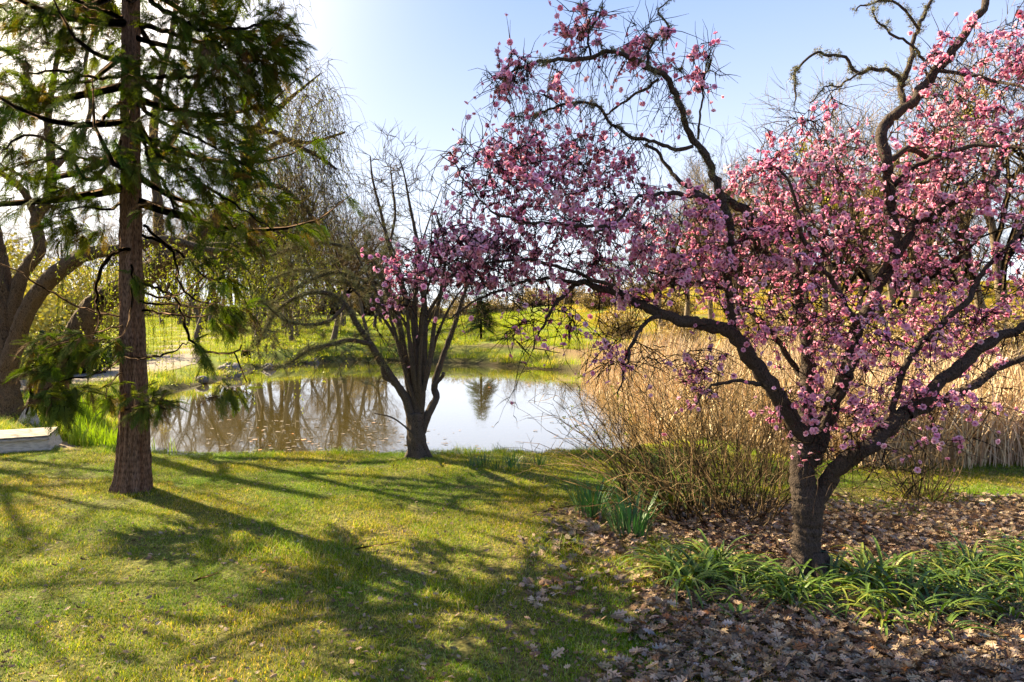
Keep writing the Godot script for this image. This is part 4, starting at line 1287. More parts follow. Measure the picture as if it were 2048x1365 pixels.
# ---------- reeds, shrubs and border plants ----------
func reed_mesh() -> ArrayMesh:
	var g := Geo.new()
	for k in 12:
		var at := Vector3(rnd(-0.16, 0.16), 0, rnd(-0.16, 0.16))
		var H := rnd(0.75, 1.25)
		var o := Vector3(rnd(-1, 1), 0, rnd(-1, 1)).normalized()
		var lean := rnd(0.04, 0.6)
		var p := PackedVector3Array()
		var kink := rnd(0.45, 1.25)
		for e in 6:
			var t := e / 5.0
			var y := H * t
			var x := lean * t * t
			if t > kink:
				y = H * (kink - (t - kink) * rnd(0.4, 0.9))
				x += (t - kink) * 0.6
			p.append(at + Vector3(0, y, 0) + o * x)
		g.strap(p, rnd(0.009, 0.016), o.cross(Vector3.UP).rotated(Vector3.UP, rnd(-0.8, 0.8)), shade(Color.WHITE, 0.65, 1.25), 0.2)
	return g.mesh()

func build_reeds() -> void:
	rng.seed = 61
	var kinds := [reed_mesh(), reed_mesh(), reed_mesh()]
	var places := [[], [], []]
	var tints := [[], [], []]
	for k in 2600:
		var D := 7.75 + 17.0 * pow(rng.randf(), 1.5)
		var x0 := 2.6 + 0.35 * lumps.get_noise_2d(D * 4.0, 3.0)
		if D < 11.5: x0 = lerpf(3.9, 2.4, clampf((D - 7.7) / 3.0, 0.0, 1.0))
		var x := x0 + pow(rng.randf(), 1.25) * minf(11.0, 2.0 + D * 0.62)
		if D < 8.4 and fine.get_noise_2d(x * 9.0, 5.0) > 0.25 + (D - 7.75): continue
		var kind := rng.randi_range(0, 2)
		var s := rnd(0.75, 1.35) * (1.1 + 0.35 * lumps.get_noise_2d(x * 4.0, D * 4.0))
		places[kind].append(Transform3D((Basis(Vector3(rnd(-1, 1), 0, rnd(-1, 1)).normalized(), rnd(0.0, 0.22)) * Basis(Vector3.UP, rnd(0, TAU))).scaled(Vector3(1.2, s, 1.2)), Vector3(x, land(x, -D) - 0.08, -D)))
		tints[kind].append(shade(Color(0.62, 0.50, 0.33).lerp(Color(0.44, 0.30, 0.16), rng.randf() * 0.9), 0.8, 1.15))
	var bed := base("reed_bed", Vector3.ZERO, "dense dry straw-coloured reeds along the pond's edge behind the plum", "reeds")
	bed.set_meta("kind", "stuff")
	for k in 3:
		scatter("reeds", kinds[k], M.straw, places[k], tints[k], bed)
	# young green flags at the left of the pond
	var blades := Geo.new()
	for e in 16:
		var at := Vector3(rnd(-0.12, 0.12), 0, rnd(-0.12, 0.12))
		var o := Vector3(rnd(-1, 1), 0, rnd(-1, 1)).normalized()
		var H := rnd(0.18, 0.42)
		blades.strap(PackedVector3Array([at, at + Vector3(0, H * 0.4, 0) + o * 0.01, at + Vector3(0, H * 0.75, 0) + o * 0.035, at + Vector3(0, H, 0) + o * 0.08]), 0.016, o.cross(Vector3.UP), shade(Color.WHITE, 0.8, 1.2))
	var m := blades.mesh()
	var pl := []
	var tn := []
	for k in 190:
		var t := rng.randf()
		var x := lerpf(-5.5, -9.0, t) + rnd(-0.3, 0.3)
		var D := lerpf(9.75, 13.6, t) + rnd(-0.4, 0.35)
		pl.append(Transform3D(Basis(Vector3.UP, rnd(0, TAU)).scaled(Vector3.ONE * rnd(0.75, 1.2)), Vector3(x, maxf(land(x, -D), WATER - 0.08) - 0.02, -D)))
		tn.append(shade(Color(0.26, 0.36, 0.03), 0.8, 1.2))
	tag(scatter("water_flags", m, M.leaf, pl, tn), "young bright green blades standing in the shallows by the boat", "reeds")
	var flag_at := [[-5.35, 9.9], [-5.05, 9.75], [-4.75, 9.7], [-5.6, 10.1]]
	for k in flag_at.size():
		var q: Array = flag_at[k]
		var c := base("flag_clump", Vector3(q[0], WATER - 0.05, -q[1]), "bright green blade tuft in the shallows just right of the cedar trunk", "water plant", "green tufts beside the cedar")
		for e in 9:
			var leaf := put("leaf", strap_kinds[rng.randi_range(0, 5)], M.flag_leaf, c)
			leaf.transform = Transform3D(Basis(Vector3.UP, rnd(0, TAU)) * Basis(Vector3.BACK, rnd(-0.1, 0.25)) * Basis().scaled(Vector3(0.7, 1.25, 0.8)), Vector3(rnd(-0.07, 0.07), 0, rnd(-0.07, 0.07)))

var strap_kinds := []
var arching_kinds := []

func make_straps() -> void:
	rng.seed = 67
	for k in 6:
		var g := Geo.new()
		var H := rnd(0.26, 0.36)
		var p := PackedVector3Array()
		for e in 6:
			var t := e / 5.0
			p.append(Vector3(0.10 * t * t * rnd(0.7, 1.2), H * t * (1.0 - 0.06 * t), rnd(-0.003, 0.003)))
		g.strap(p, 0.013, Vector3.BACK, Color.WHITE, 0.3)
		strap_kinds.append(g.mesh())
	for k in 6:
		var g := Geo.new()
		var L := rnd(0.34, 0.5)
		var p := PackedVector3Array()
		var q := Vector3.ZERO
		var a := rnd(1.15, 1.45)
		for e in 9:
			p.append(q)
			q += Vector3(cos(a), sin(a), rnd(-0.05, 0.05)) * L / 8.0
			a -= rnd(0.18, 0.32)
		g.strap(p, rnd(0.016, 0.022), Vector3.BACK, Color.WHITE, 0.35)
		arching_kinds.append(g.mesh())

func clump(called: String, at: Vector2, n: int, kinds: Array, mats: Array, size: float, spread: float, tilt: float, label: String, category: String, group: String) -> void:
	var o := base(called, Vector3(at.x, land(at.x, at.y) - 0.015, at.y), label, category, group)
	for k in n:
		var leaf := put("leaf", kinds[rng.randi_range(0, kinds.size() - 1)], mats[rng.randi_range(0, mats.size() - 1)], o)
		var a := rnd(0, TAU)
		var d := sqrt(rng.randf()) * spread
		leaf.transform = Transform3D((Basis(Vector3.UP, a) * Basis(Vector3.BACK, rnd(-0.5, 0.15) * tilt)).scaled(Vector3.ONE * size * rnd(0.65, 1.15)), Vector3(cos(a) * d, 0, -sin(a) * d))

func build_border() -> void:
	rng.seed = 71
	# daffodil clumps: [x, z, leaves, size, label]
	for q in [[0.66, -5.75, 80, 1.05, "larger-bladed bluish daffodil clump nearest the pond of the pair on leaf litter"], [0.90, -5.2, 95, 1.12, "dense dark green daffodil clump, front one of the pair on leaf litter"]]:
		clump("daffodil_clump", Vector2(q[0], q[1]), q[2], strap_kinds, [M.daffodil, M.daffodil_dark], q[3], 0.14, 0.6, q[4], "plant", "daffodil clumps")
	for q in [[-0.31, -7.7], [-0.17, -7.55], [-0.02, -7.6], [0.12, -7.5], [0.30, -7.75], [0.02, -7.85], [-0.42, -7.6]]:
		clump("daffodil_clump", Vector2(q[0], q[1]), 26, strap_kinds, [M.daffodil, M.daffodil_dark], rnd(0.5, 0.66), 0.09, 0.9, "short dark green bulb clump on the lawn right of the bare fruit tree", "plant", "short bulb clumps near the water")
	for q in [[0.93, -6.35], [1.22, -6.3], [1.08, -4.62], [1.16, -4.45], [0.94, -4.35]]:
		clump("bulb_shoot", Vector2(q[0], q[1]), 7, strap_kinds, [M.daffodil, M.leaf_green], rnd(0.45, 0.62), 0.05, 0.8, "few-leaved green bulb shoot in leaf litter beside the daffodils", "plant", "sparse bulb shoots")
	# long arching clump by the shrub
	clump("arching_clump", Vector2(1.38, -6.05), 60, arching_kinds, [M.daylily, M.daylily_yellow], 1.15, 0.16, 0.6, "large arching grassy clump at the foot of the bare shrub", "plant", "")
	# daylilies round the plum
	var n := 0
	var spots := []
	for k in 52:
		var t := k / 51.0
		var x := lerpf(0.95, 3.7, t) + rnd(-0.12, 0.12)
		var D := 4.55 - 0.42 * sin(t * PI * 1.05) + rnd(-0.3, 0.28)
		if Vector2(x - 1.9, D - 4.4).length() < 0.2: continue
		spots.append(Vector2(x, -D))
	for q in [[2.25, 3.62], [2.02, 3.75], [2.75, 3.78], [3.05, 3.75], [2.9, 3.95], [3.25, 4.0], [1.35, 4.0], [1.12, 4.15], [1.6, 3.95]]:
		spots.append(Vector2(q[0], -q[1]))
	for q in spots:
		clump("daylily_clump", q, rng.randi_range(16, 26), arching_kinds, [M.daylily, M.daylily, M.daylily_dark, M.daylily_yellow], rnd(0.62, 0.95), 0.06, 0.8, "arching strap-leaved daylily clump in the bed " + ("left" if q.x < 1.9 else "right") + " of the plum trunk, " + ("toward the bare shrub" if q.y < -4.4 else "on the near side"), "plant", "daylily clumps round the plum, " + ("left" if q.x < 1.9 else "right") + (" back" if q.y < -4.4 else " front"))
		n += 1
	# small broad-leaved weeds between them
	var g := Geo.new()
	for k in 9:
		var a := TAU * k / 9.0 + rnd(-0.2, 0.2)
		var o := Vector3(cos(a), rnd(0.3, 1.0), sin(a)).normalized()
		var s := o.cross(Vector3.UP).normalized()
		var b := o * rnd(0.2, 0.5)
		g.strap(PackedVector3Array([b, b + o * 0.2, b + o * 0.45, b + o * 0.65 - Vector3.UP * 0.05]), 0.24, s, shade(Color.WHITE, 0.8, 1.2), 0.15)
	var wm := g.mesh()
	for k in 40:
		var x := rnd(0.95, 3.2)
		var D := rnd(3.75, 4.9)
		var o := put("weed", wm, [M.leaf_green, M.daylily_yellow, M.daylily][k % 3])
		tag(o, "small broad-leaved green weed among the daylilies", "plant", "weeds among the daylilies")
		o.transform = Transform3D(Basis(Vector3.UP, rnd(0, TAU)).scaled(Vector3.ONE * rnd(0.07, 0.13)), Vector3(x, land(x, -D), -D))
	# variegated seedling
	var vx := 2.56
	var vz := -3.76
	var v := base("variegated_seedling", Vector3(vx, land(vx, vz), vz), "small seedling with cream-edged green leaves on brown leaf litter", "plant")
	for k in 5:
		var lg := Geo.new()
		var a := TAU * k / 5.0 + 0.3
		var o := Vector3(cos(a), 0.25, sin(a)).normalized()
		var s := o.cross(Vector3.UP).normalized()
		var pts := PackedVector3Array([o * 0.015, o * 0.035, o * 0.06, o * 0.08])
		lg.strap(pts, 0.046, s, Color(0.42, 0.42, 0.20), 0.12)
		for e in pts.size(): pts[e] += Vector3.UP * 0.004
		lg.strap(pts, 0.030, s, Color(0.10, 0.17, 0.05), 0.12)
		var leaf := put("leaf", lg.mesh(), M.leaf, v)
		leaf.position = Vector3(0, 0.05, 0)
	var st := Geo.new()
	st.tube(PackedVector3Array([Vector3(0, -0.02, 0), Vector3(0, 0.055, 0)]), PackedFloat32Array([0.003, 0.002]), 5, Color(0.1, 0.14, 0.05))
	put("stem", st.mesh(), M.leaf, v).position = Vector3.ZERO
	# bare shrubs
	bare_shrub("bare_shrub", Vector3(1.70, 0, -5.8), 0.48, 0.34, 190, 1.75, 0.62, "big bare many-stemmed shrub between the plum and the pond")
	bare_shrub("bare_shrub", Vector3(3.75, 0, -6.35), 0.16, 0.12, 46, 0.75, 0.5, "small bare shrub standing behind the plum's right-hand limb")
	bare_shrub("bare_shrub", Vector3(2.35, 0, -7.1), 0.5, 0.3, 90, 1.5, 0.5, "tawny bare shrub in front of the reeds, farther than the big one")
	# low dark heather-like tufts on the litter at the right
	for q in [[4.15, -6.3], [4.5, -5.75]]:
		clump("dark_tuft", Vector2(q[0], q[1]), 34, strap_kinds, [M.daylily_dark], 0.42, 0.2, 1.6, "low dark green tuft at the edge of the mulch by the right lawn", "plant", "dark tufts on the mulch")
	for q in [[3.55, -5.25], [3.7, -5.2], [3.42, -5.3]]:
		clump("green_tuft", Vector2(q[0], q[1]), 26, strap_kinds, [M.leaf_green], 0.3, 0.12, 1.6, "bright green grass tuft alone on the brown mulch at right", "plant", "grass tufts on the mulch")
	# leafing sapling twigs at the left of the big shrub
	var sap := base("leafing_sapling", Vector3(1.05, land(1.05, -6.3), -6.3), "slender sapling with fresh yellow-green leaves leaning over the water", "plant")
	var sg := Geo.new()
	var places := []
	var tints := []
	var cloud := leaf_cloud_mesh(7, 0.5)
	for k in 9:
		var tw := twig(sap.position, Vector3(rnd(-0.75, 0.2), 1.0, rnd(-0.3, 0.3)), rnd(0.8, 1.25), 0.006, 0.02, 9)
		sg.tube(tw[0], tw[1], 5, Color.WHITE)
		for e in range(3, 10):
			var t2 := twig(tw[0][e], unit() + Vector3.UP * 0.3, rnd(0.08, 0.2), 0.002, 0.0, 3)
			sg.tube(t2[0], t2[1], 3, Color.WHITE)
			if rng.randf() < 0.5:
				for f in 2:
					places.append(Transform3D(Basis(unit(), rnd(0, TAU)).scaled(Vector3.ONE * rnd(0.03, 0.05)), t2[0][1 + f]))
					tints.append(shade(Color(0.34, 0.38, 0.04), 0.8, 1.2))
	put("stems", sg.mesh(), M.twig, sap, "stuff")
	scatter("foliage", cloud, M.leaf, places, tints, sap)

func bare_shrub(called: String, at: Vector3, rx: float, rz: float, stems: int, height: float, spread: float, label: String) -> void:
	at.y = land(at.x, at.z)
	var o := base(called, at, label, "shrub", "bare shrubs")
	var twigs := Geo.new()
	for k in stems:
		var u := Vector2(rnd(-1, 1), rnd(-1, 1)).limit_length(1.0)
		var from := at + Vector3(u.x * rx, -0.04, u.y * rz)
		var d := Vector3(u.x * spread + rnd(-0.2, 0.2) - 0.10, 1.0, u.y * spread + rnd(-0.2, 0.2))
		var L := height * rnd(0.7, 1.15)
		if k % 6 == 0: d.x -= rnd(0.2, 0.9)
		var tw := twig(from, d, L, rnd(0.0035, 0.007), -0.01, 9)
		var p: PackedVector3Array = tw[0]
		var r: PackedFloat32Array = tw[1]
		for q in p.size():
			var t := float(q) / (p.size() - 1)
			p[q].y -= 0.12 * t * t * L * (absf(d.x) + absf(d.z))
		var g := Geo.new()
		g.tube(p, r, 4, shade(Color.WHITE, 0.7, 1.3))
		put("stem", g.mesh(), M.shrub_bark, o)
		for q in range(2, 10):
			if rng.randf() < 0.85:
				var t2 := twig(p[q], unit() + Vector3.UP * 0.2 + (p[q] - p[q - 1]).normalized() * 0.6, rnd(0.06, 0.30), 0.0026, 0.03)
				twigs.tube(t2[0], t2[1], 3, shade(Color.WHITE, 0.7, 1.3))
				if rng.randf() < 0.4:
					var t3 := twig(t2[0][2], unit() + Vector3.UP * 0.2, rnd(0.04, 0.14), 0.0022, 0.03)
					twigs.tube(t3[0], t3[1], 3, shade(Color.WHITE, 0.7, 1.3))
	put("twigs", twigs.mesh(), M.shrub_twig, o, "stuff")

# ---------- grass and fallen leaves ----------
func grass_patch(n: int, half: float, lo: float, hi: float, long_share: float) -> ArrayMesh:
	var g := Geo.new()
	for k in n:
		var at := Vector3(rnd(-half, half), -0.006, rnd(-half, half))
		var a := rnd(0, TAU)
		var o := Vector3(cos(a), 0, sin(a))
		var s := Vector3(-o.z, 0, o.x)
		var H := rnd(lo, hi) * (1.6 if rng.randf() < long_share else 1.0)
		var lean := rnd(0.3, 1.5) * H
		var w := rnd(0.0009, 0.0019) * (1.0 if hi < 0.05 else 1.4)
		var pick := rng.randf()
		var c := Color(0.135, 0.215, 0.008)
		if pick > 0.74: c = Color(0.44, 0.37, 0.19)
		elif pick > 0.42: c = Color(0.30, 0.30, 0.016)
		c = shade(c, 0.75, 1.25)
		var m := at + Vector3(0, H * 0.6, 0) + o * lean * 0.35
		var t := at + Vector3(0, H, 0) + o * lean
		g.tri(at - s * w, m + s * w * 0.8, at + s * w, c)
		g.tri(at - s * w, m - s * w * 0.8, m + s * w * 0.8, c)
		g.tri(m - s * w * 0.8, t, m + s * w * 0.8, c)
	for k in g.n.size():
		g.n[k] = (g.n[k] * (1.0 if g.n[k].y > 0 else -1.0) * 0.6 + Vector3.UP * 0.6).normalized()
	return g.mesh()

func build_grass() -> void:
	rng.seed = 83
	var kinds := []
	for k in 5:
		kinds.append(grass_patch(2300, 0.27, 0.011, 0.030, 0.06))
	var tall := grass_patch(420, 0.22, 0.05, 0.11, 0.2)
	var places := [[], [], [], [], []]
	var tints := [[], [], [], [], []]
	var tallp := []
	var tallc := []
	# lawn in front
	var D := 2.5
	while D < 9.9:
		var reach := D * 0.80 + 0.6
		var x := -reach
		while x < reach:
			var px := x + rnd(-0.1, 0.1)
			var pz := -D + rnd(-0.1, 0.1)
			var share := lawn_share(px, pz)
			var s := pond_distance(px, pz)
			if s > 0.12 and (rng.randf() < share * 1.9 or share > 0.6):
				var k := rng.randi_range(0, 4)
				var w := lumps.get_noise_2d(px * 4.0, pz * 4.0)
				places[k].append(Transform3D(Basis(Vector3.UP, rnd(0, TAU)).scaled(Vector3(1, rnd(0.75, 1.2) * (1.0 + 0.5 * w), 1)), Vector3(px, land(px, pz), pz)))
				var dry := clampf(0.42 + 1.9 * w + 0.8 * fine.get_noise_2d(px * 2.0, pz * 2.0) + rnd(-0.15, 0.15), 0.0, 1.0)
				tints[k].append(shade(Color(0.70, 1.0, 0.75).lerp(Color(1.42, 1.22, 1.2), dry), 0.9, 1.1))
				if w > 0.12 and rng.randf() < 0.35 and D < 5.0 or (s < 0.9 and rng.randf() < 0.35):
					tallp.append(Transform3D(Basis(Vector3.UP, rnd(0, TAU)).scaled(Vector3(0.9, rnd(0.6, 1.1) * (0.7 if s > 1.0 else 0.8), 0.9)), Vector3(px, land(px, pz), pz)))
					tallc.append(shade(Color(0.95, 1.12, 0.9), 0.85, 1.1))
			x += 0.40
		D += 0.40
	var lawn := base("lawn_grass", Vector3.ZERO, "short mown grass of the lawn in front of the pond", "grass")
	lawn.set_meta("kind", "stuff")
	for k in 5:
		scatter("blades", kinds[k], M.grass, places[k], tints[k], lawn)
	tag(scatter("tall_grass", tall, M.grass, tallp, tallc), "longer grass tufts on the lawn and along the bank", "grass")
	# meadow across the pond and on both banks
	var far := []
	var farc := []
	for k in 3400:
		var d := 10.0 + 55.0 * pow(rng.randf(), 1.3)
		var x := rnd(-0.95, 0.9) * d
		var s := pond_distance(x, -d)
		if s < 0.05: continue
		if Vector2(x + 11.9, 0).length() < 1.3 and d < 27.0: continue
		if x > 2.4 and d < 17.0: continue
		if x > -4.0 and d > 22.0 and absf(s - 2.0) < 0.9 and rng.randf() < 0.75: continue
		var size := 1.4 + d * 0.045
		var edge := s < 1.2
		var dry := smoothstep(2.5, 7.0, x) * 0.9
		far.append(Transform3D(Basis(Vector3.UP, rnd(0, TAU)).scaled(Vector3(size, size * (0.9 if edge else 0.62) * rnd(0.6, 1.1), size)), Vector3(x, land(x, -d) - 0.01, -d)))
		farc.append(shade(Color(1.05, 1.15, 0.9).lerp(Color(1.7, 1.15, 1.7), clampf(dry + rnd(-0.2, 0.3), 0.0, 1.0)), 0.8, 1.15))
	tag(scatter("meadow_grass", tall, M.grass, far, farc), "bright grass of the meadow and banks across the pond", "grass")

func oak_leaf(curl: float) -> ArrayMesh:
	var g := Geo.new()
	var side := [[0.0, 0.02], [0.16, 0.06], [0.26, 0.25], [0.35, 0.09], [0.50, 0.38], [0.58, 0.12], [0.76, 0.32], [0.80, 0.11], [0.95, 0.13], [1.0, 0.0]]
	var twist := rnd(-0.5, 0.5)
	for s in [-1.0, 1.0]:
		for k in side.size() - 1:
			var a: Array = side[k]
			var b: Array = side[k + 1]
			var pts := []
			for q in [[a[0], 0.0], [a[0], a[1]], [b[0], b[1]], [b[0], 0.0]]:
				var y: float = curl * (q[0] - 0.5) * (q[0] - 0.5) * 1.4 + absf(q[1]) * curl * 1.1 + q[1] * s * twist * (q[0] - 0.4)
				pts.append(Vector3(q[0] - 0.5, y, q[1] * s))
			var c := shade(Color.WHITE, 0.88, 1.1)
			g.tri(pts[0], pts[1], pts[2], c)
			if k < side.size() - 2:
				g.tri(pts[0], pts[2], pts[3], c)
	g.tube(PackedVector3Array([Vector3(-0.68, 0.03, 0), Vector3(-0.5, curl * 0.35, 0), Vector3(0, 0.004, 0), Vector3(0.4, curl * 0.25, 0)]), PackedFloat32Array([0.012, 0.014, 0.012, 0.004]), 3, Color(0.8, 0.75, 0.7))
	return g.mesh()

func leaf_tone() -> Color:
	var t := rng.randf()
	var c := Color(0.31, 0.225, 0.145).lerp(Color(0.18, 0.12, 0.075), rng.randf())
	if t > 0.8: c = Color(0.42, 0.31, 0.21)
	elif t > 0.775: c = Color(0.36, 0.31, 0.26)
	elif t > 0.755: c = Color(0.34, 0.15, 0.06)
	elif t < 0.16: c = Color(0.12, 0.075, 0.05)
	return shade(c, 0.8, 1.2)

func build_litter() -> void:
	rng.seed = 97
	var kinds := []
	for k in 5:
		kinds.append(oak_leaf(rnd(-0.3, 0.75)))
	var spots := []
	for k in 66000:
		var D := 2.6 + 5.6 * pow(rng.randf(), 1.25)
		var x := rnd(-0.80, 0.82) * D
		var share := litter_share(x, -D)
		var keep := share * share * 0.95 + 0.08
		if shore_share(x, -D) > 0.4: keep = 0.4
		if pond_distance(x, -D) < 0.3: continue
		if rng.randf() > keep: continue
		var heap := share * rnd(0.0, 0.035)
		var size := rnd(0.022, 0.088) * (1.0 if share > 0.4 else 0.5)
		if D > 5.6: size *= 0.85
		var b := Basis(Vector3.UP, rnd(0, TAU)) * Basis(Vector3(1, 0, 0), rnd(-0.7, 0.7)) * Basis(Vector3(0, 0, 1), rnd(-0.5, 0.5))
		if rng.randf() < 0.35: b = b * Basis(Vector3(1, 0, 0), PI)
		var lift := 0.012 + heap if share > 0.4 else rnd(0.012, 0.03)
		spots.append([Transform3D(b.scaled(Vector3(size, size, size * (rnd(0.8, 1.1) if rng.randf() < 0.7 else rnd(0.3, 0.6)))), Vector3(x, land(x, -D) + lift, -D)), size / D + (lift * 0.1), share])
	spots.sort_custom(func(a, b): return a[1] > b[1])
	print("leaves ", spots.size())
	var litter := base("leaf_litter", Vector3.ZERO)
	tag(litter, "", "", "", "structure")
	var tones := []
	for k in 9:
		tones.append(leafy(leaf_tone(), 0.75, Color(0.25, 0.2, 0.15)))
	var places := [[], [], [], [], []]
	var tints := [[], [], [], [], []]
	for k in spots.size():
		var kind := rng.randi_range(0, 4)
		if k < 300:
			var o := put("leaf", kinds[kind], tones[rng.randi_range(0, 8)], litter)
			o.transform = spots[k][0]
		else:
			places[kind].append(spots[k][0])
			tints[kind].append(leaf_tone() * (1.0 if spots[k][2] > 0.4 else 0.9))
	for k in 5:
		scatter("leaves", kinds[k], M.dry_leaf, places[k], tints[k], litter)
	# sticks lying on the lawn and mulch
	for q in [[-0.95, -4.9, 0.32, 0.5], [2.35, -5.9, 0.55, 0.25], [2.5, -5.7, 0.5, 0.4], [-1.9, -4.3, 0.16, 1.0]]:
		var g := Geo.new()
		var p := PackedVector3Array()
		for e in 6:
			var t := e / 5.0 - 0.5
			var x: float = q[0] + cos(q[3]) * q[2] * t
			var z: float = q[1] - sin(q[3]) * q[2] * t + 0.012 * sin(t * 9.0)
			p.append(Vector3(x, land(x, z) + 0.03, z))
		g.tube(p, PackedFloat32Array([0.006, 0.006, 0.005, 0.005, 0.004, 0.002]), 6, Color.WHITE)
		tag(put("stick", g.mesh(), M.shrub_bark), "thin dead stick lying on the ground", "stick", "fallen sticks")
	# leaves and lily pads floating on the pond
	var pad := Geo.new()
	for k in 9:
		var a := TAU * k / 10.0
		var b := TAU * (k + 1) / 10.0
		pad.tri(Vector3.ZERO, Vector3(cos(a), 0.05 * sin(a * 3.0), sin(a)), Vector3(cos(b), 0.05 * sin(b * 3.0), sin(b)), shade(Color.WHITE, 0.9, 1.1))
	var pm := pad.mesh()
	var pads := [M.pad_brown, M.pad_orange, M.pad_dark, M.pad_dark, M.pad_dark]
	for k in 300:
		var t := rng.randf()
		var x := 0.0
		var D2 := 0.0
		var far_row := k % 4 == 0
		if far_row:
			x = rnd(-1.0, 2.9)
			D2 = 18.0 + rnd(-1.3, 1.3) + (2.9 - x) * 0.6
		else:
			D2 = 10.0 + 3.6 * rng.randf()
			x = -4.4 + 3.6 * t + rnd(-0.5, 0.5) + (D2 - 10.0) * -0.25
			if k % 11 == 0: x = rnd(-0.8, 1.6)
		if pond_distance(x, -D2) > -0.15: continue
		var o := put("floating_leaf", pm, pads[rng.randi_range(0, 4) if k % 3 == 0 else 3])
		tag(o, "small curled leaf floating among others at the far right of the pond" if far_row else "small dead lily leaf floating near the front edge of the pond", "leaf", "leaves floating at the far right" if far_row else "leaves floating near the front")
		var s := rnd(0.012, 0.045)
		o.transform = Transform3D((Basis(Vector3.UP, rnd(0, TAU)) * Basis(Vector3.RIGHT, rnd(-0.12, 0.12))).scaled(Vector3(s, s, s * rnd(0.6, 1.0))), Vector3(x, WATER + 0.008 + s * 0.1, -D2))

